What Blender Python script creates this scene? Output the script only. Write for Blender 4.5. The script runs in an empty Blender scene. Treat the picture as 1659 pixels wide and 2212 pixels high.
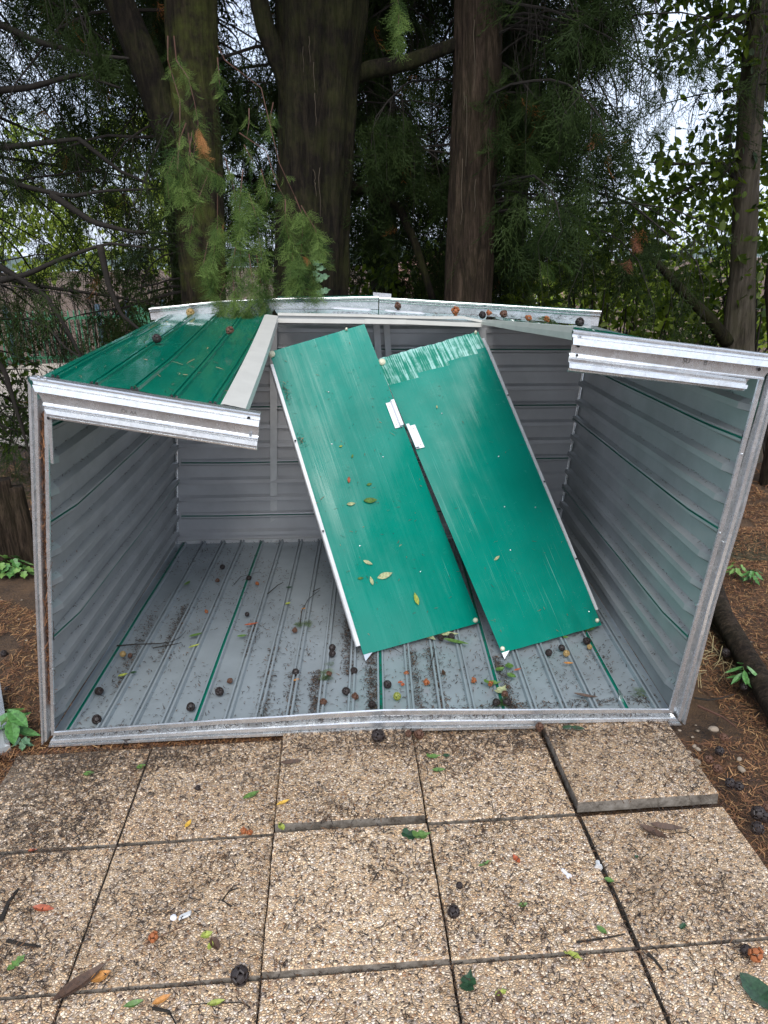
import bpy, math, random
import numpy as np
from mathutils import Vector, noise as mnoise
R = math.radians
random.seed(7)
rng = np.random.default_rng(7)
scene = bpy.context.scene
COL = scene.collection

# ------------------------------------------------------------------ camera
FPX, YAW, PITCH, ROLL = 1589.335, 0.0642216, 0.3349365, -0.0194730
CAM = np.array([0.7532, -1.93109, 1.76741])
fw = np.array([math.sin(YAW)*math.cos(PITCH), math.cos(YAW)*math.cos(PITCH), -math.sin(PITCH)])
rt = np.cross(fw, [0, 0, 1]); rt /= np.linalg.norm(rt); up = np.cross(rt, fw)
RT = rt*math.cos(ROLL)+up*math.sin(ROLL); UP = -rt*math.sin(ROLL)+up*math.cos(ROLL)
cd = bpy.data.cameras.new('camera'); cam = bpy.data.objects.new('camera', cd); COL.objects.link(cam)
from mathutils import Matrix
M4 = Matrix(((RT[0], UP[0], -fw[0], CAM[0]), (RT[1], UP[1], -fw[1], CAM[1]), (RT[2], UP[2], -fw[2], CAM[2]), (0, 0, 0, 1)))
cam.matrix_world = M4
cd.sensor_fit = 'VERTICAL'; cd.sensor_height = 36.0; cd.lens = FPX/2212*36
cd.clip_start = 0.05; cd.clip_end = 3000
scene.camera = cam
scene.render.resolution_x = 768; scene.render.resolution_y = 1024

# ------------------------------------------------------------------ sky and sun (overcast with pale cloud)
SUN_EL, SUN_ROT = R(46), R(181)
w = bpy.data.worlds.new('World'); scene.world = w; w.use_nodes = True
nt = w.node_tree; nt.nodes.clear()
wo = nt.nodes.new('ShaderNodeOutputWorld'); bg = nt.nodes.new('ShaderNodeBackground')
sky = nt.nodes.new('ShaderNodeTexSky'); sky.sky_type = 'NISHITA'; sky.sun_disc = False
sky.sun_elevation = SUN_EL; sky.sun_rotation = SUN_ROT; sky.air_density = 1.0; sky.dust_density = 2.5; sky.ozone_density = 1.0
tcw = nt.nodes.new('ShaderNodeTexCoord'); cn = nt.nodes.new('ShaderNodeTexNoise'); cn.inputs['Scale'].default_value = 2.3; cn.inputs['Detail'].default_value = 6
cr = nt.nodes.new('ShaderNodeValToRGB'); cr.color_ramp.elements[0].position = .30; cr.color_ramp.elements[0].color = (.45, .45, .45, 1); cr.color_ramp.elements[1].position = .62; cr.color_ramp.elements[1].color = (.97, .97, .97, 1)
mx = nt.nodes.new('ShaderNodeMix'); mx.data_type = 'RGBA'
mx.inputs[7].default_value = (6.9, 7.8, 9.6, 1)
nt.links.new(tcw.outputs['Generated'], cn.inputs['Vector']); nt.links.new(cn.outputs['Fac'], cr.inputs['Fac'])
nt.links.new(cr.outputs['Color'], mx.inputs[0]); nt.links.new(sky.outputs['Color'], mx.inputs[6]); nt.links.new(mx.outputs[2], bg.inputs['Color'])
bg.inputs['Strength'].default_value = 0.12
nt.links.new(bg.outputs[0], wo.inputs[0])
sl = bpy.data.lights.new('sun', 'SUN'); sl.energy = 1.8; sl.angle = R(34); sl.color = (1, .97, .93)
so = bpy.data.objects.new('sun', sl); COL.objects.link(so)
# towards the sun: from behind and left of the camera
az = R(181); sd = Vector((math.sin(az)*math.cos(SUN_EL), math.cos(az)*math.cos(SUN_EL), math.sin(SUN_EL)))
so.rotation_euler = sd.to_track_quat('Z', 'Y').to_euler(); so.location = (0, -3, 8)
vs = scene.view_settings; vs.view_transform = 'Standard'; vs.look = 'None'; vs.exposure = 0.5; vs.gamma = 1
vs.use_curve_mapping = False

# ------------------------------------------------------------------ helpers: points of the place measured along sight lines
def ray(x, y): return fw+RT*(x-829.5)/FPX-UP*(y-1106)/FPX
SLAB_TOP = {(-1, 0): .003, (0, 0): .004, (1, 0): .032, (2, 0): .005, (3, 0): .031, (-1, 1): .003, (0, 1): .006, (1, 1): .018, (2, 1): .007, (3, 1): .004}
def slab_z(x, y):               # height of the paving at a point of the patio
    return SLAB_TOP.get((math.floor(x/.5), 0 if y > 0 else 1 if y > -.5 else 2), 0.0)+.0015
def gp(x, y, z=0.0):            # where a sight line meets the height z, or the paving if it meets that first
    d = ray(x, y); p = CAM+d*(z-CAM[2])/d[2]
    if abs(z) < .025 and -.5 < p[0] < 2.0 and -1.5 < p[1] < .49:
        zz = slab_z(p[0], p[1]); p = CAM+d*(zz-CAM[2])/d[2]
    return p
def at(x, y, Y):
    d = ray(x, y); return CAM+d*(Y-CAM[1])/d[1]
FP0 = np.array([-.400, .558, 0]); FN = np.array([.0405, .99918, 0])
def fr(x, y, off=0.0):          # on the upright plane of the shed's open side, off metres towards the viewer
    d = ray(x, y); t = ((FP0-FN*off-CAM)@FN)/(d@FN); return CAM+d*t

def link(o, parent=None):
    COL.objects.link(o)
    if parent is not None: o.parent = parent
    return o
def tag(o, label=None, cat=None, group=None, kind=None):
    if label: o['label'] = label
    if cat: o['category'] = cat
    if group: o['group'] = group
    if kind: o['kind'] = kind
    return o
def empty(name, loc, label=None, cat=None, group=None, kind=None):
    o = bpy.data.objects.new(name, None); o.location = Vector([float(v) for v in loc]); o.empty_display_size = .1
    COL.objects.link(o); bpy.context.view_layer.update()
    return tag(o, label, cat, group, kind)
def mesh(name, V, F, mats, parent=None, mi=None, smooth=False, uv=None, tint=None, link_it=True):
    V = np.asarray(V, dtype=float)
    if parent is not None: V = V-np.array(parent.location if parent.parent is None else (parent.parent.location+parent.location))
    me = bpy.data.meshes.new(name); me.from_pydata([tuple(v) for v in V], [], [tuple(int(i) for i in f) for f in F])
    if not isinstance(mats, (list, tuple)): mats = [mats]
    for m in mats: me.materials.append(m)
    if mi is not None: me.polygons.foreach_set('material_index', mi)
    if smooth: me.polygons.foreach_set('use_smooth', [True]*len(F))
    if uv is not None:
        ul = me.uv_layers.new(name='UVMap'); li = np.empty(len(me.loops), dtype=int); me.loops.foreach_get('vertex_index', li)
        ul.data.foreach_set('uv', np.asarray(uv, dtype=float)[li].ravel())
    if name in ('side_sheet', 'end_sheet', 'floor_sheet', 'top_sheet', 'door_sheet', 'lap_seam', 'frame_post', 'frame_rail', 'header_rail', 'door_jamb', 'edge_rail'):
        me.polygons.foreach_set('use_smooth', [True]*len(F)); me.update(); me.set_sharp_from_angle(angle=R(14))
    me.update()
    o = bpy.data.objects.new(name, me)
    return link(o, parent)
def trimesh(name, V, T, mat, parent=None, tint=None, smooth=False):   # fast numpy triangles
    V = np.asarray(V, dtype=np.float32); T = np.asarray(T, dtype=np.int32)
    if parent is not None: V = V-np.array(parent.location, dtype=np.float32)
    me = bpy.data.meshes.new(name); n = len(T)
    me.vertices.add(len(V)); me.vertices.foreach_set('co', V.ravel())
    me.loops.add(n*3); me.loops.foreach_set('vertex_index', T.ravel())
    me.polygons.add(n); me.polygons.foreach_set('loop_start', np.arange(0, n*3, 3, dtype=np.int32))
    if smooth: me.polygons.foreach_set('use_smooth', np.ones(n, dtype=bool))
    me.materials.append(mat); me.update(calc_edges=True)
    if tint is not None:
        a = me.attributes.new('tint', 'FLOAT', 'POINT'); a.data.foreach_set('value', np.asarray(tint, dtype=np.float32))
    o = bpy.data.objects.new(name, me)
    return link(o, parent)

# ------------------------------------------------------------------ materials
def mat(name):
    m = bpy.data.materials.new(name); m.use_nodes = True
    return m, m.node_tree, m.node_tree.nodes['Principled BSDF']
def N(nt, t, **k):
    n = nt.nodes.new(t)
    for a, v in k.items():
        if a.startswith('i_'): n.inputs[a[2:].replace('_', ' ')].default_value = v
        else: setattr(n, a, v)
    return n
def ramp(nt, src, stops, interp='LINEAR'):
    r = nt.nodes.new('ShaderNodeValToRGB'); r.color_ramp.interpolation = interp
    e = r.color_ramp.elements
    while len(e) < len(stops): e.new(.5)
    for el, (p, c) in zip(e, stops): el.position = p; el.color = (*c, 1) if len(c) == 3 else c
    nt.links.new(src, r.inputs[0]); return r.outputs[0]
def g(v): return (v, v, v)
def mixc(nt, f, a, b, mode='MIX'):
    m = nt.nodes.new('ShaderNodeMix'); m.data_type = 'RGBA'; m.blend_type = mode
    for i, v in ((0, f), (6, a), (7, b)):
        if isinstance(v, (int, float)): m.inputs[i].default_value = v
        elif isinstance(v, tuple): m.inputs[i].default_value = (*v, 1) if len(v) == 3 else v
        else: nt.links.new(v, m.inputs[i])
    return m.outputs[2]
def mth(nt, op, a, b=0.0):
    m = nt.nodes.new('ShaderNodeMath'); m.operation = op
    for i, v in ((0, a), (1, b)):
        if isinstance(v, (int, float)): m.inputs[i].default_value = v
        else: nt.links.new(v, m.inputs[i])
    return m.outputs[0]
def noise_(nt, vec, scale, detail=4, rough=.55, dist=0):
    n = nt.nodes.new('ShaderNodeTexNoise'); n.inputs['Scale'].default_value = scale; n.inputs['Detail'].default_value = detail
    n.inputs['Roughness'].default_value = rough; n.inputs['Distortion'].default_value = dist
    if vec is not None: nt.links.new(vec, n.inputs['Vector'])
    return n.outputs['Fac']
def mapping(nt, src, scale=(1, 1, 1), rot=(0, 0, 0)):
    m = nt.nodes.new('ShaderNodeMapping'); m.inputs['Scale'].default_value = scale; m.inputs['Rotation'].default_value = rot
    nt.links.new(src, m.inputs['Vector']); return m.outputs[0]
def bump(nt, b, h, dist=.002, strength=1.0):
    n = nt.nodes.new('ShaderNodeBump'); n.inputs['Distance'].default_value = dist; n.inputs['Strength'].default_value = strength
    nt.links.new(h, n.inputs['Height']); nt.links.new(n.outputs[0], b.inputs['Normal']); return n
def objco(nt): return nt.nodes.new('ShaderNodeTexCoord').outputs['Object']
def geopos(nt): return nt.nodes.new('ShaderNodeNewGeometry').outputs['Position']
def uvco(nt): return nt.nodes.new('ShaderNodeTexCoord').outputs['UV']
def simple(name, col, rough=.6, metal=0.0, var=.12, scale=30, spec=.5, btype=None):
    m, t, b = mat(name)
    n = noise_(t, objco(t), scale)
    c = ramp(t, n, [(.25, tuple(max(0, x*(1-var)) for x in col)), (.75, tuple(x*(1+var) for x in col))])
    t.links.new(c, b.inputs['Base Color']); b.inputs['Roughness'].default_value = rough; b.inputs['Metallic'].default_value = metal
    b.inputs['Specular IOR Level'].default_value = spec
    return m

def m_aggregate():
    m, t, b = mat('exposed_aggregate'); P = geopos(t)
    P2 = t.nodes.new('ShaderNodeVectorMath'); P2.operation = 'ADD'
    dn = t.nodes.new('ShaderNodeTexNoise'); dn.inputs['Scale'].default_value = 60; t.links.new(P, dn.inputs['Vector'])
    sc = t.nodes.new('ShaderNodeVectorMath'); sc.operation = 'SCALE'; sc.inputs['Scale'].default_value = .006; t.links.new(dn.outputs['Color'], sc.inputs[0])
    t.links.new(P, P2.inputs[0]); t.links.new(sc.outputs[0], P2.inputs[1]); V = P2.outputs[0]
    vo = t.nodes.new('ShaderNodeTexVoronoi'); vo.inputs['Scale'].default_value = 138; t.links.new(V, vo.inputs['Vector'])
    ve = t.nodes.new('ShaderNodeTexVoronoi'); ve.feature = 'DISTANCE_TO_EDGE'; ve.inputs['Scale'].default_value = 138; t.links.new(V, ve.inputs['Vector'])
    sp = t.nodes.new('ShaderNodeSeparateColor'); t.links.new(vo.outputs['Color'], sp.inputs[0])
    pal = ramp(t, sp.outputs[0], [(0, (.46, .34, .21)), (.14, (.68, .55, .38)), (.28, (.52, .37, .22)), (.40, (.80, .70, .55)), (.52, (.36, .28, .21)), (.62, (.66, .50, .32)), (.73, (.08, .06, .05)), (.78, (.52, .47, .42)), (.87, (.78, .71, .60)), (.945, (.26, .15, .08))], 'CONSTANT')
    br = ramp(t, sp.outputs[1], [(0, g(.72)), (1, g(1.15))])
    pal = mixc(t, 1.0, pal, br, 'MULTIPLY')
    em = ramp(t, ve.outputs['Distance'], [(.02, g(0)), (.13, g(1))])
    n1 = noise_(t, P, 1.7, 6, .6); mort = ramp(t, n1, [(.35, (.16, .12, .085)), (.65, (.33, .28, .21))])
    c = mixc(t, 1.0, mixc(t, em, mort, pal), (1.30, 1.175, 1.07), 'MULTIPLY')
    # damp needle dirt caught between the stones, in patches
    d1 = noise_(t, P, 2.6, 8, .68, .4); d2 = noise_(t, P, 55, 5, .7, 1.2)
    sepx = t.nodes.new('ShaderNodeSeparateXYZ'); t.links.new(P, sepx.inputs[0])
    lx = t.nodes.new('ShaderNodeMapRange'); lx.inputs[1].default_value = .4; lx.inputs[2].default_value = -.55; lx.inputs[3].default_value = 0; lx.inputs[4].default_value = .055; t.links.new(sepx.outputs[0], lx.inputs[0])
    ly = t.nodes.new('ShaderNodeMapRange'); ly.inputs[1].default_value = -.1; ly.inputs[2].default_value = .5; ly.inputs[3].default_value = 0; ly.inputs[4].default_value = .09; t.links.new(sepx.outputs[1], ly.inputs[0])
    dm = mth(t, 'ADD', mth(t, 'ADD', mth(t, 'MULTIPLY', d1, .42), mth(t, 'MULTIPLY', d2, .70)), mth(t, 'ADD', lx.outputs[0], ly.outputs[0]))
    dmr = ramp(t, dm, [(.635, g(0)), (.70, g(.8))])
    oi = t.nodes.new('ShaderNodeObjectInfo'); ov = ramp(t, oi.outputs['Random'], [(0, (.88, .86, .84)), (.5, (1.0, .99, .98)), (1, (1.10, 1.09, 1.08))])
    c = mixc(t, 1.0, c, ov, 'MULTIPLY')
    bl = noise_(t, P, 4.5, 5, .6, .5); c = mixc(t, 1.0, c, ramp(t, bl, [(.3, (.90, .87, .84)), (.6, g(1.05))]), 'MULTIPLY')
    c = mixc(t, dmr, c, (.06, .04, .025))
    t.links.new(c, b.inputs['Base Color'])
    rr = ramp(t, sp.outputs[2], [(0, g(.35)), (1, g(.7))]); t.links.new(rr, b.inputs['Roughness'])
    h = ramp(t, ve.outputs['Distance'], [(0, g(0)), (.35, g(1))]); bump(t, b, h, .004, .9)
    return m
def m_concrete():
    m, t, b = mat('slab_concrete'); P = geopos(t)
    n = noise_(t, P, 22, 8, .7); c = ramp(t, n, [(.36, (.07, .055, .04)), (.55, (.22, .19, .155)), (.75, (.34, .31, .27))])
    t.links.new(c, b.inputs['Base Color']); b.inputs['Roughness'].default_value = .85; bump(t, b, n, .004); return m
def m_soil():
    m, t, b = mat('soil_with_needles'); P = geopos(t)
    n = noise_(t, P, 5, 8, .7); n2 = noise_(t, P, 90, 6, .7, 1.5)
    a = ramp(t, n, [(.35, (.04, .025, .017)), (.55, (.105, .06, .033)), (.75, (.19, .105, .05))])
    c = mixc(t, ramp(t, n2, [(.45, g(0)), (.7, g(.7))]), a, (.22, .12, .05))
    t.links.new(c, b.inputs['Base Color']); b.inputs['Roughness'].default_value = .9
    bump(t, b, mth(t, 'ADD', n, mth(t, 'MULTIPLY', n2, .5)), .03); return m
def m_green(name, a, b2, rough, scratch=0.0, streak=True):
    m, t, b = mat(name); U = uvco(t); P = geopos(t)
    n = noise_(t, P, 3, 4); c = ramp(t, n, [(.3, a), (.7, b2)])
    s1 = noise_(t, mapping(t, U, (170, 2.2, 1)), 1, 4, .6, .15); s2 = noise_(t, mapping(t, U, (38, 1.2, 1)), 1, 3)
    if scratch > 0:      # white scuffs running along the sheet, in patches
        pm = noise_(t, mapping(t, U, (2.4, 1.1, 1)), 1, 3); pmask = ramp(t, pm, [(.50, g(0)), (.66, g(1))])
        sm = ramp(t, s1, [(.60, g(0)), (.68, g(1))])
        f = mth(t, 'MULTIPLY', mth(t, 'MULTIPLY', sm, pmask), scratch)
        c = mixc(t, f, c, (.30, .62, .55))
    # fine rain-spattered dirt
    v = t.nodes.new('ShaderNodeTexVoronoi'); v.inputs['Scale'].default_value = 70; t.links.new(P, v.inputs['Vector'])
    dot = ramp(t, v.outputs['Distance'], [(.05, g(.55)), (.10, g(0))])
    dn = ramp(t, noise_(t, P, 6, 4), [(.45, g(0)), (.62, g(1))])
    c = mixc(t, mth(t, 'MULTIPLY', dot, dn), c, (.33, .42, .36))
    t.links.new(c, b.inputs['Base Color'])
    r_ = ramp(t, noise_(t, P, 9, 6, .7), [(.3, g(rough*.75)), (.7, g(rough*1.6))]); t.links.new(r_, b.inputs['Roughness'])
    b.inputs['Specular IOR Level'].default_value = .55
    h = mth(t, 'ADD', mth(t, 'MULTIPLY', s2, 1.0), mth(t, 'MULTIPLY', s1, .15)) if streak else noise_(t, mapping(t, U, (6, 2, 1)), 1, 4)
    bump(t, b, h, .0026 if streak else .006, .45 if streak else .6)
    return m
def m_grey(name, col, stain=0.0, rough=.36):
    m, t, b = mat(name); P = geopos(t); U = uvco(t)
    n = noise_(t, P, 4, 6, .6); c = ramp(t, n, [(.3, tuple(x*.86 for x in col)), (.7, tuple(x*1.1 for x in col))])
    st = noise_(t, mapping(t, U, (30, 1.5, 1)), 1, 4); c = mixc(t, mth(t, 'MULTIPLY', st, .12), c, tuple(x*.7 for x in col))
    v = t.nodes.new('ShaderNodeTexVoronoi'); v.inputs['Scale'].default_value = 46; t.links.new(P, v.inputs['Vector'])
    dot = ramp(t, v.outputs['Distance'], [(.04, g(.6)), (.07, g(0))]); dn = ramp(t, noise_(t, P, 4, 4), [(.5, g(0)), (.66, g(1))])
    c = mixc(t, mth(t, 'MULTIPLY', dot, mth(t, 'MULTIPLY', dn, .6)), c, (.04, .03, .02)) if stain else c
    if stain:
        s = noise_(t, mapping(t, U, (3.4, .9, 1)), 2.0, 8, .72, .8); s2 = noise_(t, P, 60, 5, .75)
        f = ramp(t, mth(t, 'ADD', mth(t, 'MULTIPLY', s, .8), mth(t, 'MULTIPLY', s2, .35)), [(.685, g(0)), (.76, g(.9))])
        c = mixc(t, f, c, (.045, .032, .015))
    t.links.new(c, b.inputs['Base Color'])
    b.inputs['Roughness'].default_value = rough
    b.inputs['Metallic'].default_value = .15
    return m
def m_galv():
    m, t, b = mat('galvanised_steel'); P = geopos(t)
    v = t.nodes.new('ShaderNodeTexVoronoi'); v.inputs['Scale'].default_value = 90; t.links.new(P, v.inputs['Vector'])
    sp = t.nodes.new('ShaderNodeSeparateColor'); t.links.new(v.outputs['Color'], sp.inputs[0])
    c = ramp(t, sp.outputs[0], [(0, (.68, .70, .71)), (1, (.78, .79, .80))])
    n = noise_(t, P, 14, 8, .7); c = mixc(t, ramp(t, n, [(.55, g(0)), (.72, g(.5))]), c, (.30, .27, .23))
    n3 = noise_(t, P, 80, 6, .75); c = mixc(t, ramp(t, n3, [(.66, g(0)), (.72, g(.6))]), c, (.06, .045, .03))
    t.links.new(c, b.inputs['Base Color']); b.inputs['Metallic'].default_value = .82
    rr = mth(t, 'ADD', mth(t, 'MULTIPLY', sp.outputs[1], .03), mth(t, 'MULTIPLY', n, .50)); t.links.new(rr, b.inputs['Roughness'])
    bump(t, b, noise_(t, P, 9, 3), .004, .4); return m
def m_bark(name, a, b_, moss=0.0, sc=1.0):
    m, t, b = mat(name); P = geopos(t)
    S = mapping(t, P, (16*sc, 16*sc, 2.2*sc)); n = noise_(t, S, 1.6, 8, .7, .8); n2 = noise_(t, S, 6, 5, .7, .4)
    h = mth(t, 'ADD', n, mth(t, 'MULTIPLY', n2, .45))
    c = ramp(t, h, [(.55, tuple(x*.35 for x in a)), (.72, a), (.95, b_)])
    if moss:
        mm = noise_(t, P, 5, 6, .7); mo = ramp(t, mm, [(.42, g(0)), (.62, g(moss))])
        c = mixc(t, mo, c, (.085, .10, .018))
    t.links.new(c, b.inputs['Base Color']); b.inputs['Roughness'].default_value = .92; b.inputs['Specular IOR Level'].default_value = .2
    bump(t, b, h, .03, 1.0); return m
def m_leaf(name, dark, light, transl=.35, rough=.5):
    m, t, b = mat(name)
    a = t.nodes.new('ShaderNodeAttribute'); a.attribute_name = 'tint'
    c = ramp(t, a.outputs['Fac'], [(0, dark), (.75, light), (.955, light), (.965, (.20, .075, .025)), (1, (.28, .12, .04))])
    t.links.new(c, b.inputs['Base Color']); b.inputs['Roughness'].default_value = rough; b.inputs['Specular IOR Level'].default_value = .05 if rough > .49 else .3
    if transl:
        tr = t.nodes.new('ShaderNodeBsdfTranslucent'); t.links.new(mixc(t, 1.0, c, (1.4, 1.5, .7), 'MULTIPLY'), tr.inputs['Color'])
        ms = t.nodes.new('ShaderNodeMixShader'); ms.inputs[0].default_value = transl
        t.links.new(b.outputs[0], ms.inputs[1]); t.links.new(tr.outputs[0], ms.inputs[2])
        t.links.new(ms.outputs[0], t.nodes['Material Output'].inputs[0])
    return m
AGG = m_aggregate(); CONC = m_concrete(); SOIL = m_soil()
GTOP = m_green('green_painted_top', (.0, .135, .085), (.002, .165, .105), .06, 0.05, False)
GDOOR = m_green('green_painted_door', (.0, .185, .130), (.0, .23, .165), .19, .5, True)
GBACK = simple('green_paint_plain', (.0, .15, .10), .35)
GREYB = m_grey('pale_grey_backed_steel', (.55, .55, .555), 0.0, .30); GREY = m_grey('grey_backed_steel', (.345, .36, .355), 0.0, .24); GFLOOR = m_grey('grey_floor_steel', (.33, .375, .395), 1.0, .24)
GALV = m_galv()
CREAM = simple('cream_painted_steel', (.60, .585, .53), .35, 0, .07, 12); SAGE = simple('sage_painted_steel', (.42, .45, .39), .35, 0, .1, 12)
RAILG = simple('pale_grey_edge', (.66, .66, .65), .35, .2, .1, 20)
WHITE = simple('white_plastic', (.78, .78, .82), .35, 0, .04, 20); IVORY = simple('ivory_plastic', (.70, .68, .50), .5, 0, .1, 60)
STEEL = simple('zinc_bolt', (.6, .62, .63), .3, .9); HOLE = simple('dark_hole', (.008, .008, .008), .9)
BARK1 = m_bark('mossy_cypress_bark', (.022, .017, .010), (.06, .045, .026), .6); BARK2 = m_bark('dark_cypress_bark', (.012, .009, .006), (.036, .027, .017), .2)
BARK3 = m_bark('brown_cypress_bark', (.036, .024, .016), (.10, .068, .048), .06); SMOOTH = m_bark('smooth_grey_bark', (.085, .07, .052), (.16, .135, .105), .15, .35)
TWIG = simple('dark_twig', (.018, .014, .010), .9); REDTWIG = simple('red_brown_twig', (.10, .045, .028), .7); VINE = simple('pale_dead_vine', (.085, .065, .04), .8)
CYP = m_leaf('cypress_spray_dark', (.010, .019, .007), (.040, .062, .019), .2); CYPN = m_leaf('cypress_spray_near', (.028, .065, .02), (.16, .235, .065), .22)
LAUREL = m_leaf('laurel_leaf', (.02, .045, .010), (.17, .23, .03), .5, .35); YEL = m_leaf('painted_sunlit_leaf', (.16, .22, .05), (.36, .42, .10), .5)  # YEL: sunlit look of the far foliage is put into its bright leaf colour

# ------------------------------------------------------------------ ground
XS = np.concatenate([[-400, -150, -60, -30, -18, -12, -8, -6], np.arange(-5, 6.01, .07), [7, 9, 12, 18, 30, 60, 150, 400]])
YS = np.concatenate([[-60, -20, -8, -5, -4], np.arange(-3, 6.01, .07), [6.5, 7, 8, 9, 10, 11, 12, 13, 14, 15, 16, 17, 18, 20, 24, 30, 45, 80, 150, 400]])
def soil_z(x, y):
    z = -.018
    if -5 < x < 6 and -3 < y < 6.2:
        z += .026*mnoise.noise((x*2.2, y*2.2, 0))+.012*mnoise.noise((x*9, y*9, 3))+.006*mnoise.noise((x*26, y*26, 5))
    if x < -.45: z += .02
    if x > 2.45: z += .035*min(1, (x-2.45)/.5)
    if y > 13: s = min(1, (y-13)/7); z -= 2.6*s*s*(3-2*s)
    if y > 2.9 and x < 6: z += .03
    # hollow below the slabs and the shed
    if -.60 < x < 2.08 and y < .60: z = min(z, -.045)
    if -.42 < x < 2.28 and .35 < y < 2.8: z = min(z, -.05)
    return z
GV = [(x, y, soil_z(x, y)) for y in YS for x in XS]; nx = len(XS)
GF = [(j*nx+i, j*nx+i+1, (j+1)*nx+i+1, (j+1)*nx+i) for j in range(len(YS)-1) for i in range(nx-1)]
gr = mesh('ground', GV, GF, SOIL, smooth=True); tag(gr, kind='structure')

# far hills
hv = []; hf = []; nh = 90
for i in range(nh+1):
    a = R(-75+150*i/nh); rr = 900
    hh = 14+18*mnoise.noise((i*.11, 0, 1))+9*mnoise.noise((i*.5, 4, 1))
    for k, (dr, f) in enumerate(((-260, 0), (-120, .55), (0, 1.0), (200, .7))):
        hv.append(((rr+dr)*math.sin(a), (rr+dr)*math.cos(a), -4+hh*f))
for i in range(nh):
    for k in range(3): hf.append((i*4+k, i*4+k+4, i*4+k+5, i*4+k+1))
hill = mesh('hills', hv, hf, simple('hill_green', (.07, .10, .08), .9, 0, .3, .02), smooth=True); tag(hill, kind='structure')

# pale gravel drive beyond the trees
pv = []; pf = []
for j, y in enumerate(np.linspace(5.4, 11.6, 20)):
    for i in range(30):
        x = -9+12*i/29; pv.append((x, y+.25*math.sin(x*1.3)*(1 if j in (0, 19) else 0), .06+.012*mnoise.noise((x*3, y*3, 7))))
for j in range(19):
    for i in range(29): a = j*30+i; pf.append((a, a+1, a+31, a+30))
tag(mesh('gravel_path', pv, pf, simple('pale_gravel', (.46, .38, .30), .9, 0, .25, 14), smooth=True), kind='structure')

# ------------------------------------------------------------------ patio of exposed aggregate slabs
patio = empty('patio', (0, 0, 0), kind='structure')
def slab(x0, x1, y0, y1, zt, tx=0.0, ty=0.0, rot=0.0, seed=0):
    r_ = random.Random(seed); th = .045; ch = .004; n = 10
    V = []; F = []; mi = []
    cx, cy = (x0+x1)/2, (y0+y1)/2
    def tp(x, y, z):
        dx, dy = x-cx, y-cy
        return (cx+dx*math.cos(rot)-dy*math.sin(rot), cy+dx*math.sin(rot)+dy*math.cos(rot), z+tx*dx+ty*dy)
    for j in range(n+1):
        for i in range(n+1):
            x = x0+ch+(x1-x0-2*ch)*i/n; y = y0+ch+(y1-y0-2*ch)*j/n
            V.append(tp(x, y, zt+.0007*r_.uniform(-1, 1)))
    for j in range(n):
        for i in range(n): a = j*(n+1)+i; F.append((a, a+1, a+n+2, a+n+1)); mi.append(0)
    ring = [i for i in range(n+1)]+[(j+1)*(n+1)-1 for j in range(1, n+1)]+[n*(n+1)+i for i in range(n-1, -1, -1)]+[j*(n+1) for j in range(n-1, 0, -1)]
    base = len(V); m_ = len(ring)
    for lvl, (e, dz) in enumerate(((0, -ch), (0, -th))):
        for k in ring:
            i, j = k % (n+1), k//(n+1)
            x = x0 if i == 0 else x1 if i == n else x0+(x1-x0)*i/n
            y = y0 if j == 0 else y1 if j == n else y0+(y1-y0)*j/n
            jx = r_.uniform(-.0012, .0012)
            V.append(tp(x+jx, y+jx, zt+dz))
    for q in range(m_):
        q2 = (q+1) % m_
        F.append((ring[q2], ring[q], base+q, base+q2)); mi.append(0)
        F.append((base+q2, base+q, base+m_+q, base+m_+q2)); mi.append(1)
    return mesh('paving_slab', V, F, [AGG, CONC], patio, mi=mi)
zt_map = {(1, 0): .013, (4, 0): .017, (3, 0): .0, (2, 0): .0, (0, 0): .0, (-1, 0): -.002,
          (1, 1): .0, (0, 1): .003, (2, 1): .0, (3, 1): .002, (4, 1): .001}
COLX = {-2: (-1.0, -.503), -1: (-.5, -.004), 0: (.003, .497), 1: (.503, .996), 2: (1.003, 1.497), 3: (1.508, 1.997)}
for j in range(0, 5):
    for c in range(-1, 5):
        ci = c-1 if False else c
        if ci not in (-1, 0, 1, 2, 3, 4): continue
        if ci == 4: continue
        x0, x1 = COLX[ci]
        y1 = .5-.5*j-.003; y0 = -.5*j+.003
        zz = SLAB_TOP.get((ci, j), -.001)
        sh = .0
        if j == 0: y0 += .006
        if j == 1: y1 -= .004
        if (ci, j) == (1, 0): y0 += .008
        if (ci, j) == (3, 0): y0 += .018; x0 += .004
        if (ci, j) == (3, 1): x0 += .006
        slab(x0, x1, y0, y1, zz, random.uniform(-.004, .004), random.uniform(-.004, .004), random.uniform(-.004, .004), seed=j*10+ci)
for j in range(2, 5):
    slab(2.003, 2.497, -.5*j+.003, .5-.5*j-.003, .0, seed=90+j)

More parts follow.
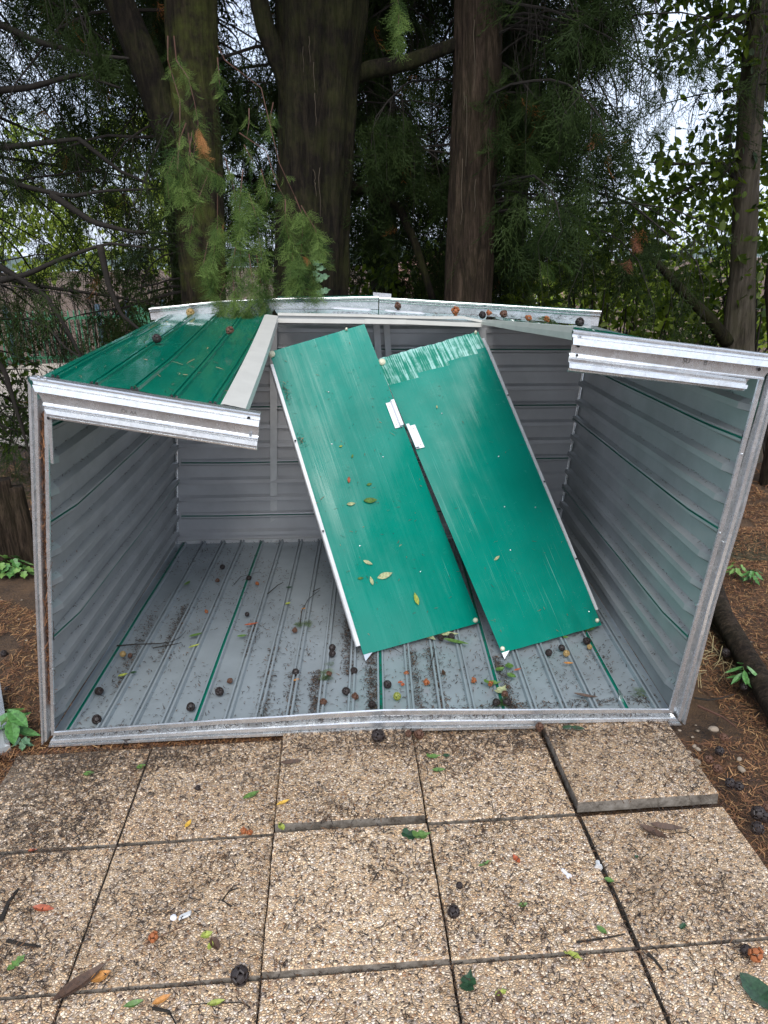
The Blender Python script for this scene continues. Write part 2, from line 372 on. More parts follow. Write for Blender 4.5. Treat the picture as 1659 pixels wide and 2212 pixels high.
# ------------------------------------------------------------------ the shed, lying on its back wall
SH = empty('metal_shed', (0.85, 1.6, 0), 'collapsed green and grey metal garden shed lying open on its back against the cypress trunks', 'shed')
def bil(P, u, v):      # P = (P00, P10, P01, P11), u across the ribs, v along the ribs
    return P[0]*(1-u)*(1-v)+P[1]*u*(1-v)+P[2]*(1-u)*v+P[3]*u*v
def ribbed(name, P, u0, u1, ribs, mats, nin, W, h=.009, nv=10, bend=None, rw=.017, parent=None, thick=.0025, wide=False):
    """sheet between u0 and u1 of the quad P, with a trapezoid rib at each u in ribs. nin = +1/-1: which side the ribs stand out on"""
    P = [np.array(p, float) for p in P]
    nrm = np.cross(P[1]-P[0], P[2]-P[0]); nrm /= np.linalg.norm(nrm); nrm *= nin
    us = [(u0, 0), (u1, 0)]
    for r in ribs:
        if u0-1e-6 <= r <= u1+1e-6:
            for du, dh in ((-rw, 0), (-rw*.78, h), (-rw*.1, h*.92), (rw*.2, h*.92), (rw*.9, 0)) if wide else ((-rw, 0), (-rw*.80, h*.9), (-rw*.72, h), (-rw*.28, h), (-rw*.16, h*.3), (rw*.16, h*.3), (rw*.28, h), (rw*.72, h), (rw*.80, h*.9), (rw, 0)):
                us.append((min(max(r+du/W, u0), u1), dh))
    us = sorted(us); V = []; F = []; mi = []; uv = []
    L = np.linalg.norm(P[2]-P[0])
    for s in range(2):
        for (u, dh) in us:
            for k in range(nv+1):
                v = k/nv; p = bil(P, u, v)+nrm*(dh*(min(1, v/.02) if wide else 1)-(thick if s else 0))
                if bend: p = p+nrm*bend(u, v)
                V.append(p); uv.append((u*W, v*L))
    m1 = len(us)*(nv+1)
    for s in range(2):
        for i in range(len(us)-1):
            for k in range(nv):
                a = s*m1+i*(nv+1)+k; q = (a, a+nv+1, a+nv+2, a+1)
                F.append(q if s == 0 else (q[0], q[3], q[2], q[1])); mi.append(s)
    return mesh(name, V, F, mats, parent or SH, mi=mi, uv=uv)
def strip(name, A, B, wv, nv_, wdt, th, m, parent=None):
    """thin flat bar from A to B"""
    A = np.array(A); B = np.array(B); wv = np.array(wv)/np.linalg.norm(wv)*wdt/2; nn = np.array(nv_)/np.linalg.norm(nv_)*th
    V = [A-wv, A+wv, B+wv, B-wv, A-wv+nn, A+wv+nn, B+wv+nn, B-wv+nn]
    return mesh(name, V, [(0, 3, 2, 1), (4, 5, 6, 7), (0, 1, 5, 4), (1, 2, 6, 5), (2, 3, 7, 6), (3, 0, 4, 7)], m, parent or SH)

Bl = gp(116, 1592); Br = gp(1452, 1550); Kl = gp(380, 1172, .012); Kr = gp(1207, 1152, .012)
Bl[2] = Br[2] = .022
# floor sheets (ribs run away from the viewer)
Wf = 2.42; pitch = .1215; k0 = .058
fr_ribs = [(k0+pitch*k)/Wf for k in range(20)]
laps = [0, 4, 10, 14, 18]
def fbend(u, v): return .004*mnoise.noise((u*9, v*5, 1))-.004
edges = [0.0]+[fr_ribs[k] for k in laps]+[1.0]
for a, b_ in zip(edges[:-1], edges[1:]):
    ribbed('floor_sheet', (Bl, Br, Kl, Kr), a, b_, [r for k, r in enumerate(fr_ribs) if k not in laps and a < r < b_ and r < .992], [GFLOOR, GBACK], 1, Wf, .019, 14, fbend)
for k in laps:
    u = fr_ribs[k]; P = (Bl, Br, Kl, Kr)
    ps = [bil(P, u, v)+np.array([0, 0, .001+fbend(u, v)]) for v in np.linspace(0.0, 1, 15)]
    V = []; F = []
    for p in ps:
        for dx, dz in ((-.018, .0), (-.014, .013), (-.006, .014), (-.003, .008), (.005, .010), (.007, .015), (.013, .014), (.018, .0)): V.append(p+np.array([dx, 0, dz]))
    for i in range(14):
        for q in range(7): F.append((i*8+q, i*8+q+1, i*8+q+9, i*8+q+8))
    mi = [1 if q in (2, 3, 4) else 0 for i in range(14) for q in range(7)]
    mesh('lap_seam', V, F, [GFLOOR, GBACK], SH, mi=mi)
# side sheets: u up, v away
def wall(name, P, W, n, lapk, m2, side, h=.010, first=.5, pp=None, parent=None, bend=None):
    pp = pp or pitch; ribs = [(pp*(first+k))/W for k in range(n)]
    e = [0.0]+[ribs[k] for k in lapk]+[1.0]
    for a, b_ in zip(e[:-1], e[1:]):
        ribbed(name, P, a, b_, [r for k, r in enumerate(ribs) if k not in lapk and a < r < b_ and r < .985], m2, side, W, h, 26, bend, .024, None, .0025, True)
    for k in lapk:
        u = ribs[k]; nrm = np.cross(P[1]-P[0], P[2]-P[0]); nrm = nrm/np.linalg.norm(nrm)*side
        ud = (P[1]-P[0])/np.linalg.norm(P[1]-P[0]); V = []; F = []; mi = []
        for i, v in enumerate(np.linspace(.015, 1, 11)):
            p = bil(P, u, v)+nrm*(.001+(bend(u, v) if bend else 0))
            for du, dn in ((-.024, 0), (-.014, h), (-.004, h), (-.002, h*.6), (.003, h*.6), (.005, h*1.1), (.012, h), (.024, 0)): V.append(p+ud*du+nrm*dn*min(1, v/.07))
        for i in range(10):
            for q in range(7): F.append((i*8+q, i*8+q+8, i*8+q+9, i*8+q+1)); mi.append(1 if q in (2, 3) else 0)
        mesh('lap_seam', V, F, [m2[0], GBACK], SH, mi=mi)
Tl = fr(84, 822); Tr = fr(1657, 800); KTl = at(376, 697, 2.68); KTr = at(1277, 703, 2.585)
lb = lambda u, v: .006*math.sin(u*3)*math.sin(v*3.1)+.005*mnoise.noise((u*4, v*4, 2))
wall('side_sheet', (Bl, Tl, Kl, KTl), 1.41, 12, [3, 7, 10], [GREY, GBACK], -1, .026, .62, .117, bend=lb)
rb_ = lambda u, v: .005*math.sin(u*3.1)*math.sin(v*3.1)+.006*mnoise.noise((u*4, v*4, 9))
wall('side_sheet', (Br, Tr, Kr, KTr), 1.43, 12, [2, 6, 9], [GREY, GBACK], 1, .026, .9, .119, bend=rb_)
# far sheet (ribs run sideways)
kb = lambda u, v: .004*mnoise.noise((u*6, v*6, 2))
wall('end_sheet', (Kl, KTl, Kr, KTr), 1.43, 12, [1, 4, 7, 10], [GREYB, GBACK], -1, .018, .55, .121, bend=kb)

# top sheets, once the front wall: green outside up
TBl = at(350, 684, 2.66); TBr = at(592, 668, 2.64)
TFl = fr(92, 812, -.03); TFr = fr(476, 876, -.03)
def tb(u, v): return -.02*math.sin(v*3.14)*u+.006*mnoise.noise((u*3, v*3, 4))
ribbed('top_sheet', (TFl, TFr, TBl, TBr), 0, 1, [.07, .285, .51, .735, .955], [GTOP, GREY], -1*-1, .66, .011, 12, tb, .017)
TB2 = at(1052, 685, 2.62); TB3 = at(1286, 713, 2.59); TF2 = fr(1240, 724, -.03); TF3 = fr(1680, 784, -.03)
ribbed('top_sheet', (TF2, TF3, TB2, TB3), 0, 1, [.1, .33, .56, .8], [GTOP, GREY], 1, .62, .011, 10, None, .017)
# strip of the same wall behind the door opening
LJ = at(600, 680, 2.22); LM = at(825, 686, 2.22); LR = at(1045, 698, 2.22)
SB = at(592, 668, 2.64); SM = at(815, 669, 2.64); SR = at(1052, 683, 2.62)
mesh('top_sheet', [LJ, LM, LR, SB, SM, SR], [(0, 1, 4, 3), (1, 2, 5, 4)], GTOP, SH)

# extruded rails
def rail(name, st, prof, nd, m=GALV, parent=None, th=.0016):
    """st: list of (inner point, outer point); prof: (w 0..1, n metres); nd: outward direction"""
    V = []; F = []; nd = np.array(nd, float); nd /= np.linalg.norm(nd); n = len(prof)
    for (a, b_) in st:
        a = np.array(a); b_ = np.array(b_)
        for (w_, q) in prof: V.append(a+(b_-a)*w_+nd*q)
    m1 = len(V)
    for (a, b_) in st:
        a = np.array(a); b_ = np.array(b_)
        for (w_, q) in prof: V.append(a+(b_-a)*(w_*.985+.0075)+nd*(q-th))
    for i in range(len(st)-1):
        for k in range(n-1):
            q = (i*n+k, i*n+k+1, (i+1)*n+k+1, (i+1)*n+k); F.append(q); F.append(tuple(x+m1 for x in q[::-1]))
    for i in (0, len(st)-1):
        for k in range(n-1): F.append((i*n+k, i*n+k+1, m1+i*n+k+1, m1+i*n+k))
    return mesh(name, V, F, m, parent or SH)
NF = -FN
PR = [(0, .015), (.03, .020), (.22, .020), (.24, -.014), (.45, -.014), (.47, .018), (.50, .024), (.64, .026), (.67, .010), (.75, .010), (.78, .024), (.90, .024), (.96, .016), (1, .004), (1, -.03)]
def subdiv(pts, n=6):
    out = []
    for (a0, b0), (a1, b1) in zip(pts[:-1], pts[1:]):
        for k in range(n): t = k/n; out.append((a0*(1-t)+a1*t, b0*(1-t)+b1*t))
    out.append(pts[-1]); r_ = random.Random(3)
    return [(a+np.array([0, r_.uniform(-.001, .001), r_.uniform(-.0012, .0012)]), b_+np.array([0, 0, r_.uniform(-.0012, .0012)])) for a, b_ in out]
post_l = rail('frame_post', subdiv([(fr(111, 880), fr(62, 814)), (fr(114, 1200), fr(75, 1200)), (fr(122, 1577), fr(92, 1604))], 6), PR, NF)
post_r = rail('frame_post', subdiv([(fr(1640, 790), fr(1692, 772)), (fr(1559, 1094), fr(1605, 1100)), (fr(1503, 1301), fr(1543, 1304)), (fr(1440, 1530), fr(1478, 1562))], 6), PR, NF)
bot = rail('frame_rail', subdiv([(fr(121, 1575, .004), fr(108, 1609, .004)), (fr(480, 1549, .004), fr(480, 1591, .004)), (fr(830, 1527, .004), fr(834, 1577, .004)), (fr(1441, 1526, .004), fr(1470, 1563, .004))], 6), PR, NF)
# the two torn door headers
PH = [(0, -.03), (0, .006), (.03, .012), (.07, .012), (.09, .002), (.16, .004), (.18, .018), (.33, .022), (.36, .006), (.62, .004), (.64, .014), (.67, .018), (.70, .008), (.73, .008), (.75, .020), (.86, .022), (.88, .012), (.92, .012), (.94, .018), (.985, .016), (1, -.012)]
def hs(tl, bl, tr, br, n=8, off=.022):
    out = []
    for k in range(n+1):
        t = k/n; out.append((fr(tl[0]+(tr[0]-tl[0])*t, tl[1]+(tr[1]-tl[1])*t, off), fr(bl[0]+(br[0]-bl[0])*t, bl[1]+(br[1]-bl[1])*t, off)))
    return out
head_l = rail('header_rail', hs((66, 813), (112, 903), (563, 893), (556, 971)), PH, NF)
head_r = rail('header_rail', hs((1237, 712), (1228, 803), (1690, 768), (1622, 843)), PH[:12], NF)
# lower lip of the right header sits a little further out
def sub(P0, P1, w0, w1, a0, a1): return
low_r = rail('header_rail', hs((1229, 762), (1226, 803), (1618, 815), (1604, 846), off=.028), [(0, -.01), (0, .004), (.12, .008), (.3, .0), (.45, .0), (.5, .016), (.75, .018), (.8, .006), (.9, .010), (1, -.006)], NF)
# left head return lip that bolts to the post
lip = rail('corner_lip', [(fr(101, 885, .03), fr(111, 889, .03)), (fr(110, 1000, .022), fr(116, 1002, .022))], [(0, -.002), (0, .002), (1, .002), (1, -.002)], NF)
def disc(name, p, nrm, r_, m, parent, h=.002, n=10):
    nrm = Vector([float(x) for x in nrm]).normalized(); a = nrm.orthogonal().normalized(); b_ = nrm.cross(a); p = Vector([float(x) for x in p])
    V = [p+(a*math.cos(t)+b_*math.sin(t))*r_ for t in np.linspace(0, 2*math.pi, n, endpoint=False)]
    V2 = [v*1.0+nrm*h for v in V]; V3 = [p+(v-p)*.6+nrm*h*1.8 for v in V]
    F = [(i, (i+1) % n, n+(i+1) % n, n+i) for i in range(n)]+[(n+i, n+(i+1) % n, 2*n+(i+1) % n, 2*n+i) for i in range(n)]+[tuple(range(2*n, 3*n))]
    return mesh(name, [tuple(v) for v in V+V2+V3], F, m, parent)
for (x, y, m_) in [(105, 903, HOLE), (537, 903, HOLE), (541, 936, STEEL), (1252, 728, STEEL), (1249, 747, HOLE), (1246, 768, HOLE), (84, 816, STEEL), (98, 817, STEEL), (1640, 798, HOLE), (1252, 790, STEEL)]:
    disc('bolt' if m_ is STEEL else 'bolt_hole', fr(x, y, .034 if m_ is HOLE else .030), NF, .0055, m_, SH, .001 if m_ is HOLE else .003)
for (x, y) in [(117, 1443), (119, 1598-80), (113, 1300), (1622, 870), (1600, 980), (1553, 1150), (1503, 1305), (1453, 1450), (1560, 1170)]:
    disc('bolt', fr(x, y, .012), NF, .004, STEEL, SH, .008)
# small stamped letters on the right header
def text(name, s, p, xd, nd, size, m, parent, ext=.0006):
    c = bpy.data.curves.new(name, 'FONT'); c.body = s; c.size = size; c.extrude = ext
    o = bpy.data.objects.new(name, c); COL.objects.link(o)
    xd = Vector([float(v) for v in xd]).normalized(); nd = Vector([float(v) for v in nd]).normalized(); yd = nd.cross(xd)
    o.matrix_world = Matrix(((xd.x, yd.x, nd.x, p[0]), (xd.y, yd.y, nd.y, p[1]), (xd.z, yd.z, nd.z, p[2]), (0, 0, 0, 1)))
    bpy.context.view_layer.update()
    me = bpy.data.meshes.new_from_object(o.evaluated_get(bpy.context.evaluated_depsgraph_get())); me.transform(o.matrix_world)
    me.transform(Matrix.Translation(-parent.location)); me.materials.clear(); me.materials.append(m)
    bpy.data.objects.remove(o); q = bpy.data.objects.new(name, me); return link(q, parent)
STAMP = simple('stamp_ink', (.16, .15, .14), .6)
text('stamped_letters', 'SU', fr(1474, 783, .029), fr(1500, 786)-fr(1470, 782), NF, .022, STAMP, SH)
text('stamped_letters', 'B', fr(1519, 788, .029), fr(1500, 786)-fr(1470, 782), NF, .022, STAMP, SH)
text('stamped_letters', 'ΓX  AA', fr(261, 890, .029), fr(300, 897)-fr(261, 890), NF, .016, STAMP, SH)

# door jambs
def box8(name, q, m, parent=None):   # q: 4 bottom, 4 top points
    return mesh(name, q, [(0, 3, 2, 1), (4, 5, 6, 7), (0, 1, 5, 4), (1, 2, 6, 5), (2, 3, 7, 6), (3, 0, 4, 7)], m, parent or SH)
ja, jb, jc, jd_ = fr(477, 880, -.01), fr(531, 889, -.01), at(601, 686, 2.24), at(572, 684, 2.24)
dz = np.array([0, 0, .010]); dd = np.array([0, 0, -.032])
ja, jb, jc, jd_ = [p+dz for p in (ja, jb, jc, jd_)]
def sheetbend(n=8):
    V = []; F = []
    for k in range(n+1):
        t = k/n; a = ja*(1-t)+jd_*t; b_ = jb*(1-t)+jc*t; sag = np.array([0, 0, -.012*math.sin(t*3.14)])
        V += [a+sag+dd*.4, a+sag, a*.85+b_*.15+sag+np.array([0, 0, .003]), b_+sag, b_+sag+dd, b_+sag+dd+np.array([-.012, 0, 0])]
    for k in range(n):
        for q in range(5): F.append((k*6+q, k*6+q+1, k*6+q+7, k*6+q+6))
    return mesh('door_jamb', V, F, CREAM, SH)
sheetbend()
ra, rb2 = at(1040, 701, 2.20), fr(1236, 735, .0); 
rta, rtb = at(1042, 690, 2.24), fr(1239, 706, -.02)
V = []; F = []
for k in range(9):
    t = k/8; lo = ra*(1-t)+rb2*t; hi = rta*(1-t)+rtb*t; w_ = .012*math.sin(t*9)*.3
    V += [lo+np.array([.01, 0, 0]), lo+np.array([0, 0, w_*.2]), lo*.45+hi*.55+np.array([-.004, 0, 0]), hi, hi+np.array([.07, 0, -.004])]
for k in range(8):
    for q in range(4): F.append((k*5+q, k*5+q+1, k*5+q+6, k*5+q+5))
mesh('door_jamb', V, F, SAGE, SH)
# lintel: two pale lips with a dark slot between
def beam(name, pts, hgt, dep, m, nd=(0, -1, 0)):
    V = []; F = []; nd = np.array(nd, float)
    for p in pts: V += [p+np.array([0, dep, 0]), p, p+np.array([0, 0, -hgt]), p+np.array([0, dep, -hgt])]
    for k in range(len(pts)-1):
        for q in range(4): F.append((k*4+q, k*4+(q+1) % 4, (k+1)*4+(q+1) % 4, (k+1)*4+q))
    e = (len(pts)-1)*4; F += [(0, 1, 2, 3), (e+3, e+2, e+1, e)]
    return mesh(name, V, F, m, SH)
beam('lintel_lip', [at(600, 676, 2.215), at(780, 679, 2.215), at(860, 682, 2.215), at(950, 684, 2.215), at(1000, 683, 2.212), at(1042, 692, 2.215)], .013, .03, CREAM)
beam('lintel_band', [at(598, 688, 2.205), at(720, 689.5, 2.205), at(880, 691.5, 2.205), at(1043, 698, 2.205)], .022, .012, CREAM)
beam('lintel_web', [at(600, 679, 2.225), at(820, 683, 2.225), at(1043, 694, 2.225)], .03, .004, GREY)
beam('lintel_sleeve', [at(788, 689, 2.200), at(878, 690.5, 2.200)], .025, .003, CREAM)
# studs against the far sheet
strip('stud', at(591, 700, 2.60), gp(592, 1158, .03)*[1, 1, 1], (1, 0, 0), (0, -1, 0), .043, .02, RAILG)
strip('stud', at(812, 694, 2.58), at(845, 1150, 2.6), (1, 0, 0), (0, -1, 0), .038, .02, RAILG)
strip('stud', at(834, 694, 2.57), at(866, 1150, 2.6), (1, 0, 0), (0, -1, 0), .036, .02, RAILG)
strip('stud', at(1040, 708, 2.5), at(1085, 1130, 2.55), (1, 0, 0), (0, -1, 0), .04, .02, RAILG)
# base rail along the far sheet and corner strips
beam('base_rail', [gp(380, 1166, .03)+[0, -.02, .0], gp(700, 1160, .03)+[0, -.02, 0], gp(1205, 1150, .03)+[0, -.02, 0]], .024, .03, RAILG)
for (t_, b0, xo) in ((KTl, Kl, .0), (KTr, Kr, .0)):
    pts = [t_*(1-k/14)+b0*k/14 for k in range(15)]; V = []; F = []
    sgn = 1 if b0 is Kl else -1
    for k, p in enumerate(pts):
        wv = .0015*(-1 if k % 3 else 1)
        V += [p+np.array([sgn*.008, -.026+wv, 0]), p+np.array([sgn*.012, -.024+wv, 0]), p+np.array([sgn*.014, -.018, 0]), p+np.array([sgn*.020, -.017, 0])]
    for k in range(14):
        for q in range(3): F.append((k*4+q, k*4+q+1, k*4+q+5, k*4+q+4))
    mesh('corner_strip', V, F, GALV, SH)
# rear flange rail, in two halves meeting at a low ridge
PF = [(0, .0), (0, .02), (.06, .022), (.2, .018), (.24, .008), (.3, .018), (.36, .016), (.40, .004), (.96, .004), (1, -.02)]
fl_l = [(at(323, 666, 2.66), at(327, 692, 2.66)), (at(470, 650, 2.66), at(470, 676, 2.66)), (at(600, 644, 2.66), at(600, 668, 2.66)), (at(817, 640, 2.66), at(817, 669, 2.66))]
fl_r = [(at(819, 642, 2.66), at(819, 670, 2.66)), (at(1050, 656, 2.65), at(1052, 684, 2.65)), (at(1297, 671, 2.62), at(1291, 706, 2.62))]
rail('flange_rail', fl_l, PF, (0, -1, 0)); rail('flange_rail', fl_r, PF, (0, -1, 0))
strip('flange_plate', at(806, 637, 2.69), at(845, 640, 2.69), (0, 0, 1), (0, -1, 0), .03, .004, GALV)
strip('flange_cap', at(327, 665, 2.70), at(640, 643, 2.70), (0, 1, 0), (0, 0, 1), .06, .003, CREAM)
strip('flange_cap', at(600, 642, 2.72), at(806, 640, 2.72), (0, 1, 0), (0, 0, 1), .07, .003, GBACK)
strip('flange_cap', at(820, 643, 2.72), at(1280, 670, 2.72), (0, 1, 0), (0, 0, 1), .07, .003, GBACK)

# ------------------------------------------------------------------ the two door leaves leaning inside
def door(P, label, fold, seed, edge):
    """P: TL, TR, BR, BL"""
    P = [np.array(p) for p in P]; c = (P[2]+P[3])/2
    D = empty('shed_door', c, label, 'door', 'shed doors leaning inside the opening')
    nrm = np.cross(P[1]-P[0], P[3]-P[0]); nrm /= np.linalg.norm(nrm)
    if nrm[1] > 0: nrm = -nrm
    nu, nv = 44, 60; V = []; uv = []; F = []; mi = []
    W = .58; L = 1.7
    def pt(u, v, off=0.0):
        p = P[0]*(1-u)*(1-v)+P[1]*u*(1-v)+P[2]*u*v+P[3]*(1-u)*v
        d = .010*math.sin(u*3.14)*math.sin(v*3.14)+.0042*mnoise.noise((u*4, v*3.2, seed))+.0014*mnoise.noise((u*9, v*7, seed))+.0003*mnoise.noise((u*40, v*3, seed+3))
        lo = max(0, (v-.45))*1.6
        d += .0007*lo*math.sin(u*W*2*math.pi/.021)*(.4+.6*max(0, mnoise.noise((u*3, v*3, seed+9))+.3))
        if fold:
            vf = .125-.055*u+.01*math.sin(u*14)
            if v < vf: d -= (vf-v)*.28+.005*math.sin(u*70)*(vf-v)*6
            if v > .985 or (u > .66 and v > .93): d += .004*math.sin((u-.66)*30)
        return p+nrm*(d+off)
    for s in range(2):
        for j in range(nv+1):
            for i in range(nu+1):
                V.append(pt(i/nu, j/nv, -.004 if s else 0)); uv.append((i/nu*W, (1-j/nv)*L+seed*3))
    m1 = (nu+1)*(nv+1)
    for s in range(2):
        for j in range(nv):
            for i in range(nu):
                a = s*m1+j*(nu+1)+i; q = (a, a+1, a+nu+2, a+nu+1); F.append(q if s else (q[0], q[3], q[2], q[1])); mi.append(s)
    rim = [i for i in range(nu+1)]+[(j+1)*(nu+1)-1 for j in range(1, nv+1)]+[nv*(nu+1)+i for i in range(nu-1, -1, -1)]+[j*(nu+1) for j in range(nv-1, 0, -1)]
    for k in range(len(rim)): a, b_ = rim[k], rim[(k+1) % len(rim)]; F.append((a, b_, b_+m1, a+m1)); mi.append(0)
    o = mesh('door_sheet', V, F, [GDOOR, GREY], D, mi=mi, uv=uv, smooth=False)
    if fold:
        me = o.data; me.materials.append(SCUFF)
        mi2 = [2 if (k < nu*nv and (k//nu+.5)/nv < .125-.055*((k % nu)+.5)/nu and (k//nu+.5)/nv > .004) else mi[k] for k in range(len(mi))]
        me.polygons.foreach_set('material_index', mi2)
    # long edge rail
    u0, u1 = (-.035, -.001) if edge == 'L' else (1.001, 1.03)
    V = []; F = []; n = 24
    v0, v1 = (.045, .972) if edge == 'L' else (.03, .955)
    for k in range(n+1):
        v = v0+(v1-v0)*k/n
        for u_, of in ((u0, -.03), (u0, -.004), (u0*.8+u1*.2, .002), (u1, .002), (u1, -.02)):
            p = P[0]*(1-u_)*(1-v)+P[1]*u_*(1-v)+P[2]*u_*v+P[3]*(1-u_)*v
            e = pt(0 if edge == 'L' else 1, v); b0 = (P[0]*(1-v)+P[3]*v) if edge == 'L' else (P[1]*(1-v)+P[2]*v)
            V.append(p+(e-b0)+nrm*of)
    for k in range(n):
        for q in range(4): F.append((k*5+q, k*5+q+1, k*5+q+6, k*5+q+5))
    er = mesh('edge_rail', V, F, RAILG, D)
    for v in (.32, .62) if edge == 'L' else (.25, .55, .8):
        um = (u0+u1)/2; p = P[0]*(1-um)*(1-v)+P[1]*um*(1-v)+P[2]*um*v+P[3]*(1-um)*v
        disc('rivet_hole', p+nrm*.012, nrm, .005, HOLE, D, .001)
    return D, pt, nrm
SC_, st_, sb_ = mat('scuffed_green_paint')
sU = uvco(st_); s1 = noise_(st_, mapping(st_, sU, (95, 3, 1)), 1, 5, .7, .3); s2 = noise_(st_, sU, 9, 5, .7)
sb_c = mixc(st_, ramp(st_, mth(st_, 'ADD', mth(st_, 'MULTIPLY', s1, .7), mth(st_, 'MULTIPLY', s2, .4)), [(.51, g(0)), (.62, g(.95))]), (.0, .19, .12), (.36, .62, .56))
st_.links.new(sb_c, sb_.inputs['Base Color']); sb_.inputs['Roughness'].default_value = .4; SCUFF = SC_
D1P = (at(582, 760, 1.95), at(787, 700, 2.10), gp(1037, 1345, .045), gp(785, 1415, .045))
D2P = (at(812, 768, 2.17), at(1033, 711, 2.18), gp(1300, 1350, .045), gp(1084, 1411, .045))
D1, pt1, n1_ = door(D1P, 'green metal door leaf leaning at left, with a grey rail down its left edge and leaves stuck on it', False, 1, 'L')
D2, pt2, n2_ = door(D2P, 'green metal door leaf leaning at right, its top corner folded back and scuffed white', True, 5, 'R')
def handle(D, pt, nrm, u, v, flip):
    e = .003; u_d = (pt(min(u+.06, 1), v)-pt(max(u-.06, 0), v)); u_d /= np.linalg.norm(u_d)
    v_d = pt(u, min(v+.05, 1))-pt(u, v-.05); v_d /= np.linalg.norm(v_d); c = pt(u, v)+nrm*.004
    hw, hl = .022, .072
    pl = [(-hw, -hl), (hw, -hl), (hw, hl), (-hw, hl)]
    q = [c+u_d*a+v_d*b_ for a, b_ in pl]; hp = mesh('handle_plate', [*q, *[x+nrm*.003 for x in q]], [(3, 2, 1, 0), (4, 5, 6, 7), (0, 1, 5, 4), (1, 2, 6, 5), (2, 3, 7, 6), (3, 0, 4, 7)], WHITE, D)
    s = -1 if flip else 1
    # grip: a folded lip standing off the plate
    prof = [(hw*.15*s, .003), (hw*.35*s, .022), (hw*1.1*s, .024), (hw*1.1*s, .020), (hw*.45*s, .018), (hw*.30*s, .003)]
    V = []; F = []
    for yy in (-hl*1.05, hl*.98):
        for a, h_ in prof: V.append(c+u_d*a+v_d*yy+nrm*h_)
    n = len(prof)
    for k in range(n): F.append((k, (k+1) % n, n+(k+1) % n, n+k))
    F += [tuple(range(n))[::-1], tuple(range(n, 2*n))]
    mesh('handle_grip', V, F, WHITE, D)
    for yy in (-hl*.7, hl*.7): disc('screw', c+u_d*(-hw*.3*s)+v_d*yy+nrm*.003, nrm, .004, STEEL, D, .002)
handle(D1, pt1, n1_, .945, .318, False); handle(D2, pt2, n2_, .045, .318, True)
def roller(D, pt, nrm, u, v, r_=.018, m=IVORY): disc('roller', pt(u, v)+nrm*.002, nrm, r_, m, D, .010, 14)
roller(D1, pt1, n1_, .012, .012); roller(D2, pt2, n2_, .035, .02, .02)
roller(D1, pt1, n1_, .965, .99, .012); roller(D2, pt2, n2_, .97, .985, .010); roller(D2, pt2, n2_, .02, .99, .011); roller(D2, pt2, n2_, .97, .005, .008); roller(D1, pt1, n1_, .80, .003, .007)
for D, pt, nn in ((D1, pt1, n1_), (D2, pt2, n2_)):
    a = pt(.0, 1.0); b_ = pt(.07, 1.0); dn = pt(0, 1)-pt(0, .97); dn /= np.linalg.norm(dn)
    mesh('corner_bracket', [a, b_, a+dn*.03+nn*.01, a-(b_-a)*.15, a+nn*.012, b_+nn*.012], [(0, 1, 2), (0, 2, 3), (4, 5, 2), (4, 2, 3), (1, 5, 2)], STEEL, D)
for D, pt, nn, L in ((D1, pt1, n1_, [(.42, .19), (.29, .36), (.66, .81), (.24, .69), (.70, .44)]), (D2, pt2, n2_, [(.36, .26), (.70, .44), (.45, .73), (.56, .60), (.84, .62), (.93, .955)])):
    for u, v in L: disc('rivet', pt(u, v)+nn*.001, nn, .0035, STEEL, D, .002, 8)

# ------------------------------------------------------------------ cones, leaves, twigs
def cone_mesh(name, m, openness=.0):
    phi = (1+5**.5)/2; ds = [Vector(v).normalized() for v in [(-1, phi, 0), (1, phi, 0), (-1, -phi, 0), (1, -phi, 0), (0, -1, phi), (0, 1, phi), (0, -1, -phi), (0, 1, -phi), (phi, 0, -1), (phi, 0, 1), (-phi, 0, -1), (-phi, 0, 1)]]
    V = []; F = []
    for k, d in enumerate(ds):
        a = d.orthogonal().normalized(); b_ = d.cross(a); r_ = 1+openness*((k*7) % 5-2)*.08; w_ = .56-openness*.05
        b0 = len(V)
        for q in range(5):
            t = q*2*math.pi/5+k; V.append(tuple((d*(.80*r_)+(a*math.cos(t)+b_*math.sin(t))*w_)*.5))
        for q in range(5):
            t = q*2*math.pi/5+k; V.append(tuple((d*(.94*r_)+(a*math.cos(t)+b_*math.sin(t))*w_*.80)*.5))
        V.append(tuple(d*1.0*r_*.5)); V.append(tuple(d*.2))
        for q in range(5):
            q2 = (q+1) % 5; F += [(b0+q, b0+q2, b0+5+q2, b0+5+q), (b0+5+q, b0+5+q2, b0+10), (b0+q2, b0+q, b0+11)]
    me = bpy.data.meshes.new(name); me.from_pydata(V, [], F); me.materials.append(m); me.update(); return me
CM = {'dark': cone_mesh('cone_dark', simple('dark_cone', (.022, .014, .012), .55, 0, .4, 60), .3),
      'brown': cone_mesh('cone_brown', simple('brown_cone', (.10, .045, .025), .7, 0, .4, 60), .8),
      'orange': cone_mesh('cone_orange', simple('orange_cone', (.32, .10, .03), .7, 0, .35, 60), 1.4),
      'tan': cone_mesh('cone_tan', simple('tan_cone', (.36, .24, .09), .6, 0, .3, 60), .2),
      'green': cone_mesh('cone_green', simple('green_cone', (.24, .27, .05), .5, 0, .25, 60), .1)}
def cone(p, kind, size, label, group='cypress cones'):
    o = bpy.data.objects.new('cypress_cone', CM[kind]); COL.objects.link(o)
    o.location = (float(p[0]), float(p[1]), float(p[2])+size*.44); o.scale = (size, size*random.uniform(.88, 1.05), size*.94)
    o.rotation_euler = [random.uniform(0, 6.28) for _ in range(3)]
    return tag(o, label, 'cone', group)
FZ = .026
def ribz(p): return FZ
